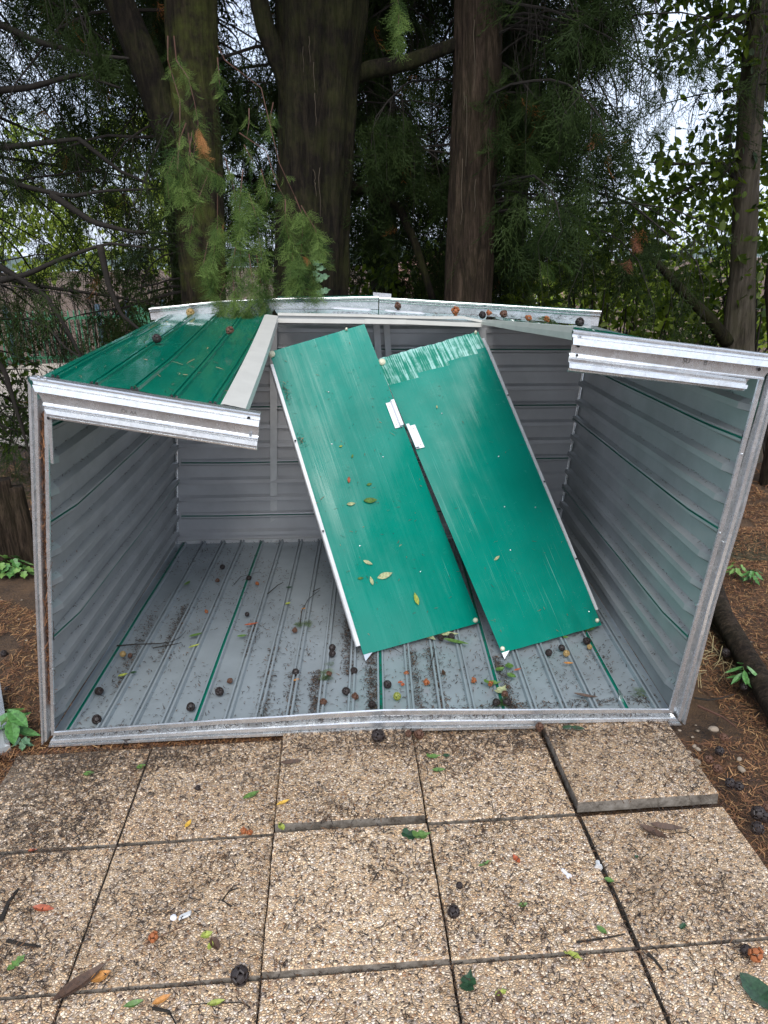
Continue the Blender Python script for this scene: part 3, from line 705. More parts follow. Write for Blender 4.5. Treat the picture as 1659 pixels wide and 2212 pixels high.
# (x, y) sight line, kind, size, label
for x, y, k, s, l in [
    (481, 1229, 'dark', .034, 'black cone on the shed floor near the far rail, uppermost of the cones'),
    (470, 1257, 'brown', .027, 'brown cone just below the uppermost black one on the shed floor'),
    (538, 1253, 'dark', .033, 'dark cone touching the left side of the long green floor seam'),
    (556, 1264, 'orange', .024, 'small orange split cone right of the long green floor seam'),
    (534, 1331, 'dark', .027, 'small dark cone sitting on the green seam halfway down the floor'),
    (446, 1324, 'orange', .022, 'small red cone piece alone in the upper left of the shed floor'),
    (266, 1418, 'tan', .032, 'tan cone beside a smaller brown one near the left wall'),
    (281, 1420, 'brown', .024, 'small brown cone touching the tan cone near the left wall'),
    (215, 1500, 'dark', .040, 'round black cone on the leftmost green seam'),
    (210, 1562, 'dark', .042, 'black cone by the front rail in the left corner of the shed'),
    (413, 1535, 'dark', .042, 'big dark grey cone near the front rail left of the long green seam'),
    (475, 1501, 'dark', .040, 'big dark cone right of the long green seam near the front'),
    (497, 1475, 'brown', .028, 'small brown cone in dirt above the big dark one by the seam'),
    (637, 1366, 'brown', .030, 'brown cone under a green cypress sprig mid floor'),
    (639, 1458, 'dark', .036, 'dark cone on the floor left of the dirt trail below the doors'),
    (711, 1460, 'brown', .026, 'small brown cone under the sprig left of the dirty strip'),
    (765, 1455, 'dark', .036, 'dark cone in the dirty strip below the left door corner'),
    (748, 1500, 'dark', .038, 'dark cone left one of the pair in the dirty strip by the rail'),
    (767, 1511, 'brown', .034, 'brown cone right one of the pair in the dirty strip by the rail'),
    (699, 1523, 'brown', .034, 'purple brown cone nearest the front rail left of the dirty strip'),
    (804, 1528, 'dark', .036, 'dark cone half hidden by the kink of the front rail'),
    (837, 1485, 'dark', .038, 'black cone touching the short green seam below the doors'),
    (858, 1511, 'green', .038, 'yellow green unripe cone beside the short green seam'),
    (921, 1479, 'orange', .030, 'red orange split cone below the gap between the doors'),
    (878, 1458, 'orange', .022, 'small orange flake of a cone right of the short green seam'),
    (1023, 1474, 'orange', .026, 'small orange cone lying alone left of the leafy tuft'),
    (1059, 1482, 'orange', .028, 'orange brown cone at the edge of the leafy tuft'),
    (1072, 1524, 'dark', .036, 'dark cone against the front rail below the leafy tuft, left one'),
    (1095, 1524, 'dark', .036, 'dark cone against the front rail below the leafy tuft, right one'),
    (1090, 1505, 'brown', .032, 'brown cone buried in the leafy tuft by the rail'),
    (1185, 1416, 'dark', .036, 'dark cone below the lower edge of the right door, left of three'),
    (1213, 1405, 'dark', .034, 'dark cone below the right door behind the striped yellow one'),
    (1223, 1417, 'tan', .034, 'yellow striped cone below the lower edge of the right door'),
    (1267, 1391, 'dark', .040, 'big dark cone near the right door bottom corner'),
    (1273, 1402, 'tan', .028, 'pale cone piece stuck to the big dark one at the right door corner'),
    (952, 1383, 'dark', .036, 'dark cone half under the lower edge of the left door'),
    (975, 1380, 'dark', .034, 'dark cone under the left door lower edge, right one'),
    (718, 1405, 'dark', .036, 'dark cone in the black dirt trail left of the left door, upper'),
    (718, 1418, 'dark', .036, 'dark cone in the black dirt trail left of the left door, lower')]:
    cone(gp(x, y, FZ), k, s*.93, l)
for x, y, z, k, s, l in [
    (817, 1600, .0, 'dark', .052, 'big black burst cone on the slabs at the middle of the front rail'),
    (905, 1594, .0, 'brown', .040, 'brown cone on the slabs right of the big black burst one'),
    (882, 1590, .0, 'brown', .026, 'small brown cone against the rail left of the brown cone'),
    (1165, 1577, .0, 'brown', .034, 'brown cone in the slab joint under the front rail'),
    (520, 2120, .0, 'dark', .048, 'open dark cone on the slab joint near the photo bottom left of centre'),
    (980, 1979, .0, 'dark', .036, 'broken dark cone on the slab beside the middle joint'),
    (992, 1918, .008, 'dark', .022, 'blue black berry like cone on the middle slab'),
    (428, 1706, .0, 'dark', .020, 'tiny blue black berry on the second slab of the top row'),
    (333, 2032, .006, 'orange', .030, 'orange cone scale cluster on the left middle slab'),
    (527, 1800, .0, 'orange', .022, 'orange cone crumb at the joint below the second top slab'),
    (540, 1803, .0, 'orange', .020, 'smaller orange crumb just right of the other at the slab joint'),
    (1610, 2060, .0, 'dark', .030, 'dark cone near the right edge on the lowest visible slab'),
    (1630, 2072, .0, 'orange', .040, 'red brown cone at the right edge beside the dark one'),
    (412, 684, 1.452, 'tan', .050, 'golden cone on the green top sheet near its far end'),
    (340, 741, 1.418, 'dark', .044, 'dark cone resting on a rib of the green top sheet, left'),
    (497, 722, 1.435, 'brown', .040, 'red brown cone on the green top sheet below the hanging branch'),
    (276, 1606, .0, 'dark', .040, 'dark cone in the needles left below the front rail'),
    (548, 1592, .0, 'dark', .030, 'dark cone in needles under the front rail, left of centre')]:
    cone(gp(x, y, z), k, s, l)
def shelf_z(x): return at(x, 0, 2.4)[2]
for x, y, k, s, l in [
    (859, 667, 'brown', .045, 'brown cone behind the right white strip on the shed top'),
    (984, 678, 'orange', .048, 'orange cone on the shed top right of the white strips'),
    (1042, 686, 'dark', .042, 'dark round cone on the lintel kink of the shed top'),
    (1056, 680, 'orange', .032, 'small orange cone behind the lintel kink'),
    (1088, 684, 'brown', .046, 'open brown cone on the right half of the shed top'),
    (1142, 692, 'orange', .042, 'red orange cone left of the moss tuft on the shed top'),
    (1181, 694, 'orange', .036, 'red orange cone in front of the moss tuft on the shed top'),
    (1252, 703, 'dark', .054, 'dark open cone at the right end of the shed top')]:
    p = at(x, y, 2.36); p[2] -= s*.1; cone(p, k, s, l)
# soil cones right
for x, y, k, s, l in [
    (1553, 1630, 'dark', .036, 'round grey black cone among pale pebbles right of the slabs'),
    (1530, 1648, 'brown', .034, 'dark red cone left below the grey black one in the soil'),
    (1562, 1600, 'brown', .034, 'dark red cone just above the grey black one in the soil'),
    (1548, 1668, 'brown', .036, 'dark red cone among pale stones, lowest of the soil cluster'),
    (1576, 1700, 'dark', .036, 'black cone near the slab corner on the right soil, left of pair'),
    (1594, 1706, 'dark', .034, 'black cone near the slab corner on the right soil, right of pair'),
    (1636, 1768, 'dark', .048, 'large black cone at the right photo edge, upper left of four'),
    (1650, 1775, 'dark', .040, 'black cone at the right photo edge touching the large one'),
    (1634, 1800, 'dark', .044, 'large black cone at the right photo edge, lowest of four'),
    (1655, 1752, 'brown', .030, 'brown cone at the right photo edge, topmost of four'),
    (1500, 1300, 'dark', .04, 'dark cone in needles left of the fallen log'),
    (1508, 1310, 'dark', .036, 'small dark cone next to the one left of the fallen log'),
    (1566, 1418, 'dark', .044, 'dark cone in the dry grass left of the log'),
    (1606, 1490, 'dark', .036, 'dark cone behind the small green plant')]:
    cone(gp(x, y, .015), k, s, l)
cone(gp(18, 1495, .0), 'dark', .03, 'dark cone in the litter left of the shed, lower')
cone(gp(10, 1488-70, .0), 'dark', .034, 'dark cone in the litter at the left photo edge')

def leaf_obj(p, nrm, L, Wd, ang, m, kind, name, label, cat='leaf', curl=.15, group='fallen leaves'):
    if kind == 'ivy': out = [(-.05, 0), (-.15, .28), (-.02, .5), (.22, .34), (.34, .52), (.6, .40), (.66, .2), (1, 0)]
    elif kind == 'oak': out = [(0, 0), (.1, .18), (.25, .30), (.32, .14), (.45, .42), (.55, .2), (.75, .34), (.85, .12), (1, 0)]
    else: out = [(0, 0), (.08, .18), (.25, .42), (.48, .5), (.7, .38), (.88, .16), (1, 0)]
    curl = curl*random.uniform(.8, 2.6); Wd = Wd*random.uniform(.8, 1.0); V = []; F = []; n = len(out); nrm = Vector([float(v) for v in nrm]).normalized()
    a = Vector((math.cos(ang), math.sin(ang), 0)); a = (a-nrm*a.dot(nrm)).normalized(); b_ = nrm.cross(a); p = Vector([float(v) for v in p])
    for (x, y) in out: V.append(p+a*(x-.5)*L+nrm*(curl*L*(x-.5)**2*1.4+.0015))
    for s in (1, -1):
        for (x, y) in out[1:-1]:
            V.append(p+a*(x-.5)*L+b_*(y*s*Wd)+nrm*(curl*L*((x-.5)**2*1.4+y*.5)+.003))
    k = n-2
    for s in range(2):
        o0 = n+s*k
        F.append((0, 1, o0)); 
        for i in range(k-1): F.append((i+1, i+2, o0+i+1, o0+i))
        F.append((n-2, n-1, o0+k-1))
    o = mesh(name, [tuple(v) for v in V], F, m); 
    # stalk
    return tag(o, label, cat, group)
LG = simple('green_leaf', (.09, .17, .035), .45, 0, .55, 95); LDG = simple('dark_green_leaf', (.02, .055, .022), .4, 0, .55, 95); LY = simple('yellow_leaf', (.60, .36, .05), .5, 0, .55, 95)
LYG = simple('yellow_green_leaf', (.30, .34, .06), .5, 0, .55, 95); LB = simple('brown_leaf', (.07, .035, .018), .55, 0, .55, 95); LR = simple('red_leaf', (.34, .08, .03), .5, 0, .55, 95); LP = simple('pale_leaf', (.36, .38, .20), .5, 0, .55, 95); LO = simple('orange_leaf', (.45, .20, .05), .5, 0, .55, 95)
UPV = (0, 0, 1)
for x, y, z, L, Wd, a, m, k, l in [
    (543, 1719, .014, .065, .032, .6, LG, 'o', 'bright green leaf on the second slab of the top row'),
    (407, 1782, .004, .04, .02, 1.2, LY, 'o', 'yellow leaf scrap on the second slab left of the joint'),
    (612, 1765-30, .016, .05, .02, .5, LY, 'o', 'yellow brown leaf by the left edge of the raised slab'),
    (608, 1788, .004, .04, .022, 2.0, LYG, 'o', 'pale green leaf caught at the raised slab corner'),
    (95, 1966, .006, .07, .03, -.2, LR, 'o', 'red brown curled leaf on the far left slab'),
    (36, 2082, .002, .055, .045, 1.0, LG, 'oak', 'rounded grey green leaf at the left edge low down'),
    (175, 2128, .006, .15, .05, .75, LB, 'o', 'large dark brown leaf lying across the lower left joint'),
    (218, 2112, .012, .055, .04, .5, LO, 'o', 'tan leaf on top of the large dark brown leaf'),
    (290, 2172, .002, .05, .02, .3, LG, 'o', 'small leaf by the left of the bottom slab joint'),
    (465, 2042, .008, .05, .03, -1.0, LB, 'o', 'dark brown pointed leaf beside yellow scraps on the left middle slab'),
    (447, 2022, .008, .035, .03, .4, LYG, 'o', 'yellow green leaf scrap on the left middle slab'),
    (455, 2048-4, .008, .03, .02, 1.4, LYG, 'o', 'second yellow green scrap under the brown pointed leaf'),
    (467, 2168, .0, .045, .02, .2, LYG, 'o', 'pale green leaf on the joint near the bottom'),
    (350, 2170-8, .0, .05, .025, .5, LO, 'o', 'tan triangular leaf on the bottom left joint'),
    (1013, 2118, .0, .06, .05, 1.2, LDG, 'ivy', 'dark green lobed ivy leaf on the bottom middle slab'),
    (1082, 2146, .0, .035, .03, .3, LYG, 'oak', 'small mossy green leaf right of the ivy leaf on the bottom slab'),
    (1078, 2155, .0, .035, .025, 1.3, LB, 'o', 'dark scrap under the small mossy green leaf'),
    (1228, 2058, .004, .085, .035, -.75, LYG, 'oak', 'yellow green jagged leaf across the joint of the lower middle slabs'),
    (1300, 2015-4, .006, .035, .02, -1.0, LG, 'o', 'small green leaf above the twig on the middle right slab'),
    (1644, 2155, .0, .13, .07, -1.2, LDG, 'o', 'large dark green leaf cut by the right edge at the bottom'),
    (1412, 1802, .004, .10, .035, -.8, LB, 'o', 'long dark brown leaf on the right slab, left of two'),
    (1440, 1792, .004, .11, .035, -.25, LB, 'o', 'long dark brown leaf on the right slab, right of two'),
    (1316, 1903, .004, .03, .02, -.5, LG, 'o', 'small green leaf by the wide joint on the right slab'),
    (1475, 2008-6, .004, .03, .025, .7, LDG, 'oak', 'dark green clover like scrap low on the right slab'),
    (1375, 1852, .004, .015, .015, .7, LDG, 'o', 'tiny dark green dot leaf on the right slab'),
    (1115, 1858, .008, .04, .02, 1.9, LR, 'o', 'red orange leaf on the middle right slab'),
    (1048, 1868, .008, .05, .02, .4, LG, 'oak', 'small green leaf on the middle right slab left of the red one'),
    (1130, 2003-46, .008, .03, .02, .3, LG, 'o', 'tiny green leaf in the centre of the middle right slab'),
    (892, 1808, .014, .055, .045, -.4, LDG, 'ivy', 'green ivy leaf at the joint below the raised slab, left of pair'),
    (915, 1806, .008, .055, .04, .2, LG, 'ivy', 'green ivy leaf at the joint below the raised slab, right of pair'),
    (940, 1650-14, .002, .05, .03, .2, LG, 'ivy', 'grey green leaf on the top centre slab, upper'),
    (948, 1666, .002, .05, .025, .0, LG, 'o', 'grey green leaf on the top centre slab, lower'),
    (965, 1634, .002, .03, .025, .0, LDG, 'o', 'dark green leaf bit beside the grey green pair on the top centre slab'),
    (1228, 1573, .022, .05, .035, .1, LDG, 'o', 'dark green leaf on the raised right slab by the rail, left of pair'),
    (1248, 1575, .022, .05, .035, -.3, LDG, 'o', 'dark green leaf on the raised right slab by the rail, right of pair'),
    (630, 1650, .016, .085, .03, .1, LB, 'o', 'dark red brown leaf on the raised slab near the rail'),
    (192, 1708-35, .0, .04, .03, .1, LG, 'o', 'faint green leaf on the top left slab'),
    (305, 1690-32, .0, .035, .03, .5, LG, 'o', 'faint green leaf near the joint of the top left slabs'),
    (70, 1838, .0, .03, .012, .1, LR, 'o', 'orange scrap on the dirty left slab')]:
    leaf_obj(gp(x, y, z), UPV, L, Wd, a, m, k, 'fallen_leaf', l)
for x, y, L, Wd, a, m, k, l in [
    (405, 1262, .06, .03, 1.2, LG, 'o', 'green leaf on the floor near the far left corner'),
    (266, 1460, .045, .025, .5, LYG, 'o', 'yellow green leaf beside the leftmost seam'),
    (423, 1383-10, .07, .025, .5, LG, 'o', 'green leaf at the tip of the long twig'),
    (420, 1397, .06, .02, .6, LYG, 'o', 'pale yellow leaf in the left middle of the floor'),
    (289, 1454, .03, .02, .1, LDG, 'o', 'small dark green leaf left of the floor middle'),
    (543, 1350, .075, .02, .3, LR, 'o', 'long orange leaf right of the green seam'),
    (523, 1376, .05, .025, .2, LG, 'o', 'green leaf touching the green seam'),
    (625, 1270, .04, .02, .0, LDG, 'o', 'small dark green leaf above the curved twigs'),
    (622, 1305, .035, .025, .8, LYG, 'o', 'yellow green leaf left of the curved twigs'),
    (656, 1316, .025, .016, .5, LO, 'o', 'small orange leaf beside the curved twig'),
    (640, 1640-170, .03, .02, .5, LO, 'o', 'tiny orange leaf on the front floor ribs'),
    (922, 1375, .13, .05, -1.0, LP, 'o', 'pale withered leaf of the sprig under the left door, left'),
    (960, 1372, .14, .05, -.2, LP, 'o', 'pale withered leaf of the sprig under the left door, upper'),
    (985, 1388, .13, .04, -.5, LG, 'o', 'green withered leaf of the sprig under the left door, right'),
    (1270, 1360, .08, .05, .1, LG, 'o', 'green leaf peeping from under the right door'),
    (1222, 1378, .03, .022, .1, LG, 'o', 'small green leaf below the right door edge'),
    (1228, 1434, .045, .02, -.1, LO, 'o', 'orange leaf below the three cones at the right'),
    (1118, 1490-42, .04, .015, .4, LR, 'o', 'red leaf right of the leafy tuft'),
    (865, 1480-5, .025, .018, .4, LR, 'o', 'small red scrap near the short green seam'),
    (870, 1490-10, .03, .018, 1.4, LR, 'o', 'second red scrap near the short green seam'),
    (1080, 1448, .05, .04, .5, LG, 'o', 'green leaf of the tuft by the right seam, upper left'),
    (1100, 1440, .05, .04, 1.5, LG, 'o', 'green leaf of the tuft by the right seam, upper right'),
    (1068, 1478, .07, .04, .1, LG, 'ivy', 'green leaf of the tuft by the right seam, left'),
    (1085, 1490, .07, .05, .9, LP, 'ivy', 'pale green leaf of the tuft by the right seam, lowest'),
    (1105, 1462, .05, .04, -.9, LG, 'o', 'green leaf of the tuft by the right seam, right'),
    (958, 1455, .05, .02, 1.6, LB, 'o', 'brown curled leaf between two floor ribs right of centre'),
    (1265, 1506, .10, .02, -.4, LB, 'o', 'brown leaf with a stalk near the front rail at the right')]:
    leaf_obj(gp(x, y, FZ+.008), UPV, L, Wd, a, m, k, 'fallen_leaf', l)
# leaves stuck to the doors
for pt, nn, u, v, L, m, l, a in [
    (pt1, n1_, .33, .485, .035, LR, 'red leaf stuck on the left door', 1.6), (pt1, n1_, .49, .515, .03, LG, 'small green leaf left of the scuffs on the left door', .5),
    (pt1, n1_, .28, .56, .045, LP, 'pale curved leaf on the left door below the red one', .2), (pt1, n1_, .45, .565, .07, LG, 'green leaflet pair on the left door middle', .1),
    (pt1, n1_, .26, .745, .05, LP, 'pale leaf on the left door, upper of the lower three', -.6), (pt1, n1_, .16, .785, .03, LG, 'small round green leaf low on the left door', .2),
    (pt1, n1_, .24, .80, .045, LP, 'narrow pale leaf low on the left door', 1.8), (pt1, n1_, .36, .795, .08, LP, 'long pale leaf low on the left door', .5),
    (pt1, n1_, .545, .885, .065, LYG, 'yellow green leaf near the bottom of the left door', 1.8), (pt1, n1_, .36, .375, .02, LYG, 'tiny yellow leaf near the middle of the left door', .4),
    (pt1, n1_, .43, .415, .022, LG, 'tiny green leaf below the handle of the left door', 1.4),
    (pt2, n2_, .34, .235, .02, LP, 'tiny pale leaf on the upper right door', 1.5), (pt2, n2_, .30, .745, .035, LP, 'round pale green leaf low on the right door', .8)]:
    leaf_obj(pt(u, v)+nn*.003, nn, L, L*.45, a, m, 'o', 'stuck_leaf', l, group='leaves stuck to the doors')

def tube(pts, r0, r1, n=5):
    V = []; F = []; pts = [Vector([float(c) for c in p]) for p in pts]; m = len(pts)
    for i, p in enumerate(pts):
        d = (pts[min(i+1, m-1)]-pts[max(i-1, 0)]).normalized(); a = d.orthogonal().normalized(); b_ = d.cross(a); r_ = r0+(r1-r0)*i/(m-1)
        for k in range(n): t = 2*math.pi*k/n; V.append(tuple(p+(a*math.cos(t)+b_*math.sin(t))*r_))
    for i in range(m-1):
        for k in range(n): F.append((i*n+k, i*n+(k+1) % n, (i+1)*n+(k+1) % n, (i+1)*n+k))
    V.append(tuple(pts[0])); V.append(tuple(pts[-1])); e = (m-1)*n
    for k in range(n): F.append((len(V)-2, (k+1) % n, k)); F.append((len(V)-1, e+k, e+(k+1) % n))
    return V, F
def twig(px, z, r_, label, m=TWIG, name='twig'):
    pts = [gp(x, y, z+r_) for x, y in px]; V, F = tube(pts, r_, r_*.5); o = mesh(name, V, F, m); return tag(o, label, 'twig', 'fallen twigs')
twig([(252, 1395), (290, 1392), (345, 1390), (372, 1386)], FZ+.008, .0035, 'long thin twig lying across the leftmost seam')
twig([(372, 1386), (390, 1376), (402, 1362)], FZ+.008, .002, 'thin stalk rising to a green leaf on the floor')
twig([(330, 1400), (375, 1392), (392, 1388)], FZ+.008, .003, 'short twig with red bits beside the long thin twig')
twig([(505, 1258+5), (520, 1246), (560, 1235)], FZ+.01, .0022, 'curved twig between the seam and the second rib')
twig([(578, 1283), (600, 1264), (612, 1258)], FZ+.01, .003, 'short dark curved twig at the floor centre left')
twig([(648, 1350), (652, 1320), (665, 1295), (690, 1275)], FZ+.01, .0022, 'long arched thin twig left of the left door')
twig([(676, 1278), (692, 1270)], FZ+.012, .003, 'short twig next to the arched one')
twig([(840, 1325+70), (850, 1400), (866, 1410)], FZ+.01, .0022, 'thin twig below the left door corner')
twig([(1000-70, 1440), (935, 1420), (940, 1400)], FZ+.012, .002, 'stalk of the withered sprig under the left door')
twig([(500, 1958), (480, 1945), (495, 1925), (515, 1918)], .008, .004, 'dark bent twig at the middle of the left middle slab')
twig([(15, 2032), (50, 2040), (88, 2045)], .008, .006, 'dark brown thick twig on the lower left slab')
twig([(2, 1990), (18, 1950), (40, 1920)], .008, .009, 'dark bark strip at the left edge')
twig([(1245, 2035), (1290, 2030), (1350, 2018)], .010, .0035, 'thin dark twig near the joint of the middle right slab')
twig([(1400, 2060), (1415, 2075), (1432, 2096)], .004, .006, 'short thick twig below the right joint crossing')
twig([(540, 2175), (520, 2165), (440, 2168), (400, 2172)], .004, .002, 'thin dark root along the bottom joint')
twig([(330, 2178), (365, 2185), (380, 2212)], .004, .005, 'dark curved twig at the very bottom left')
twig([(310, 2040), (370, 2012), (420, 1990)], .008, .0016, 'thin red stalk on the left middle slab', REDTWIG)
twig([(1500, 1880-70), (1480, 1868-70), (1450, 1800)], .008, .002, 'thin stalk of the brown leaf on the right slab')
twig([(1508, 1525), (1530, 1535), (1560, 1548), (1590, 1570)], .02, .006, 'reddish stick in the needles right of the shed corner', REDTWIG)
twig([(1500, 1508), (1530, 1512), (1560, 1508), (1585, 1500)], .02, .005, 'dark stick right of the shed corner behind the reddish one')
twig([(1628, 1450), (1640, 1475), (1640, 1505)], .04, .003, 'pale thin stick leaning by the log', VINE)
twig([(108, 838), (112, 838)], 0, .001, 'unused') if False else None

# plastic strips, bolt, odds and ends
def lozenge(name, a, b_, w0, hgt, m, label, cat, group=None):
    a = np.array(a); b_ = np.array(b_); d = b_-a; wv = np.array([0, w0, 0])
    V = []; F = []
    sec = [(0, 0), (0, .6), (.15, 1), (.85, 1), (1, .6), (1, 0)]
    for t, s in ((0, .5), (.06, 1), (.94, 1), (1, .5)):
        for (q, h_) in sec: V.append(a+d*t+wv*(.5+(q-.5)*s)+np.array([0, 0, hgt*h_*s]))
    for i in range(3):
        for k in range(5): F.append((i*6+k, i*6+k+1, i*6+k+7, i*6+k+6))
    F += [tuple(range(6)), tuple(range(18, 24))[::-1]]
    return tag(mesh(name, V, F, m), label, cat, group)
lozenge('plastic_strip', at(716, 667, 2.36), at(803, 672, 2.36), .09, .008, WHITE, 'white plastic strip lying on the shed top, left of two, under twigs', 'strip', 'white plastic strips on the shed top')
lozenge('plastic_strip', at(832, 673, 2.36), at(918, 679, 2.36), .07, .008, WHITE, 'white plastic strip lying on the shed top, right of two, clean', 'strip', 'white plastic strips on the shed top')
def pebble(p, s, m, name, label, cat, sx=1, sy=1, sz=.6, seed=0):
    import bmesh
    bm = bmesh.new(); bmesh.ops.create_icosphere(bm, subdivisions=4 if s > .1 else 2, radius=1)
    for v in bm.verts: v.co *= 1+.22*mnoise.noise(v.co*1.3+Vector((seed*3.1, 0, 0)))+(.10*mnoise.noise(v.co*5)+.05*mnoise.noise(v.co*14) if s > .1 else 0)
    me = bpy.data.meshes.new(name); bm.to_mesh(me); bm.free(); me.materials.append(m)
    o = bpy.data.objects.new(name, me); COL.objects.link(o); o.scale = (s*sx, s*sy, s*sz); o.location = [float(v) for v in p]; o.rotation_euler = (0, 0, seed)
    return tag(o, label, cat)
def small_bolt(x, y, z, label, L=.03, r_=.005, m=STEEL, ang=1.4):
    p = gp(x, y, z+r_); d = np.array([math.cos(ang), math.sin(ang), 0])
    V, F = tube([p-d*L/2, p-d*L*.28, p-d*L*.279, p+d*L/2], r_, r_, 8)
    V = [list(v) for v in V]
    for k in range(16):
        c = p-d*L/2 if k < 8 else p-d*L*.28
        V[k] = list(c+(np.array(V[k])-c)*1.7)
    return tag(mesh('loose_bolt', V, F, m), label, 'bolt')
small_bolt(1340, 1499, FZ+.006, 'shiny loose bolt on the shed floor near the right front corner', .045, .006)
small_bolt(1223, 1887, .012, 'white plastic plug on the middle right slab in a brown stain', .034, .005, WHITE, 2.0)
small_bolt(1497, 1867, .0, 'grey plug stuck in the wide slab joint', .02, .006, RAILG) if False else None
lozenge('foil_scrap', gp(385, 1990, .01), gp(412, 1978, .01), .018, .004, RAILG, 'shiny silver wrapper scrap on the left middle slab', 'wrapper')
pebble(gp(375, 1982, .012), .010, WHITE, 'white_scrap', 'small white scrap left of the silver wrapper', 'scrap')
small_bolt(1497-0, 1865, .002, 'grey plug in the wide joint of the right slabs', .024, .007, RAILG) if False else small_bolt(1292, 1868, .002, 'grey plug in the wide joint of the right slabs', .024, .007, RAILG)

# cypress sprig tufts fallen on floor/top built with spray generator (below)
# ------------------------------------------------------------------ spray templates (flat scale-leaved cypress branchlets)
def gen_spray(seed, L=.30, n=8, leaf=5, wd=.0030, sag=.9, sk=1.0, flat=.5):
    r_ = np.random.default_rng(seed); V = []; T = []
    def ribbon(a, b_, w0, w1, upv):
        d = b_-a; s = np.cross(d, upv); s = s/(np.linalg.norm(s)+1e-9); i = len(V)
        V.extend([a-s*w0, a+s*w0, b_+s*w1]); T.append((i, i+1, i+2))
    def stem(t): return np.array([L*(.55*t+.1*math.sin(t*2)), 0, -L*sag*t*t*.9])
    upv = np.array([.2, .15, 1.0]); ps = [stem(t) for t in np.linspace(0, 1, 5)]
    for a, b_ in zip(ps[:-1], ps[1:]): ribbon(a, a+(b_-a)*1.3, wd*1.1, wd*.6, np.array([0, 1, .2])); ribbon(a, a+(b_-a)*1.3, wd*1.1, wd*.6, np.array([0, .2, 1]))
    for k in range(n):
        t = .08+.9*k/(n-1)
        for s in (1, -1):
            if r_.random() < .1: continue
            p = stem(t+.03*s*r_.random()); fwd = stem(min(t+.05, 1.05))-stem(t); fwd /= np.linalg.norm(fwd)
            ll = sk*L*(.42*(1-t)**.7+.13)*r_.uniform(.55, 1.15)
            side = np.array([0, s, r_.uniform(-.3, .2)]); d = fwd*r_.uniform(.6, 1.0)+side*.8; d /= np.linalg.norm(d)
            dr = np.array([0, 0, -ll*.35]); q = p+d*ll*.5+dr*.3; e = p+d*ll+dr
            ribbon(p, q+(q-p)*.1, wd*.8, wd*.6, upv); ribbon(q, e, wd*.8, wd*.25, upv)
            for j in range(leaf):
                u = (j+.6)/leaf; b0 = (p+(q-p)*u*2) if u < .5 else (q+(e-q)*(u*2-1))
                sd = 1 if j % 2 else -1; perp = np.cross(d, upv); perp /= np.linalg.norm(perp)
                e2 = b0+(d*.8+perp*sd*.75+r_.uniform(-.25, .25, 3)+np.array([0, 0, -.25]))*ll*.30*(1.15-u*.6)
                ribbon(b0, e2, wd*.95, wd*.3, upv+r_.uniform(-flat, flat, 3))
    return np.array(V, dtype=np.float32), np.array(T, dtype=np.int32)
TPL = [gen_spray(s) for s in range(6)]
TPC = [gen_spray(40+s, L=.30, n=6, leaf=3, wd=.0042) for s in range(5)]
TPN = [gen_spray(20+s, L=.15, n=6, leaf=8, wd=.0013, sag=.5, sk=1.35, flat=.3) for s in range(6)]
def place(tpls, P, D, S, twist, tint):
    """instances at P (n,3), x-axis along D, scaled S"""
    Vs = []; Ts = []; Tn = []; off = 0
    P = np.asarray(P, np.float32); D = np.asarray(D, np.float32); D /= np.linalg.norm(D, axis=1)[:, None]
    upv = np.array([0, 0, 1.0], np.float32)+twist.astype(np.float32); Y = np.cross(upv, D); Y /= np.linalg.norm(Y, axis=1)[:, None]+1e-9; Z = np.cross(D, Y)
    idx = rng.integers(0, len(tpls), len(P))
    for k, (V, T) in enumerate(tpls):
        m_ = np.where(idx == k)[0]
        if len(m_) == 0: continue
        A = (V[None, :, 0:1]*D[m_][:, None, :]+V[None, :, 1:2]*Y[m_][:, None, :]+V[None, :, 2:3]*Z[m_][:, None, :])*S[m_][:, None, None]+P[m_][:, None, :]
        nv = len(V); Vs.append(A.reshape(-1, 3)); Ts.append((T[None]+(np.arange(len(m_))*nv)[:, None, None]).reshape(-1, 3)+off); Tn.append(np.repeat(tint[m_], nv)); off += len(m_)*nv
    return np.concatenate(Vs), np.concatenate(Ts), np.concatenate(Tn)
def trunk(name, pts, rad, m, parent, nseg=40, nz=70, rough=.05, flute=.10):
    """tapered tube with fluting and bark relief; pts list of 3D, rad list"""
    pts = [np.array(p, float) for p in pts]; V = []; F = []
    K = len(pts)-1
    for j in range(nz+1):
        t = j/nz*K; i = min(int(t), K-1); f = t-i; f2 = f*f*(3-2*f); p = pts[i]*(1-f)+pts[i+1]*f; r_ = rad[i]*(1-f2)+rad[i+1]*f2
        d = pts[i+1]-pts[i]; d /= np.linalg.norm(d)
        a = np.cross(d, [0, 1, .01]); a /= np.linalg.norm(a); b_ = np.cross(d, a)
        for k in range(nseg):
            th = 2*math.pi*k/nseg; c, s = math.cos(th), math.sin(th)
            q = mnoise.noise((c*2.2, s*2.2, p[2]*.5))*flute+(.35-abs(mnoise.noise((c*7.5+p[2]*.35, s*7.5, p[2]*1.6))))*rough*1.3+mnoise.noise((c*18, s*18, p[2]*4.5))*rough*.7
            V.append(p+(a*c+b_*s)*r_*(1+q))
    for j in range(nz):
        for k in range(nseg): F.append((j*nseg+k, j*nseg+(k+1) % nseg, (j+1)*nseg+(k+1) % nseg, (j+1)*nseg+k))
    F.append(tuple(range(nseg))[::-1]); F.append(tuple(nz*nseg+k for k in range(nseg)))
    return mesh(name, V, F, m, parent, smooth=True)
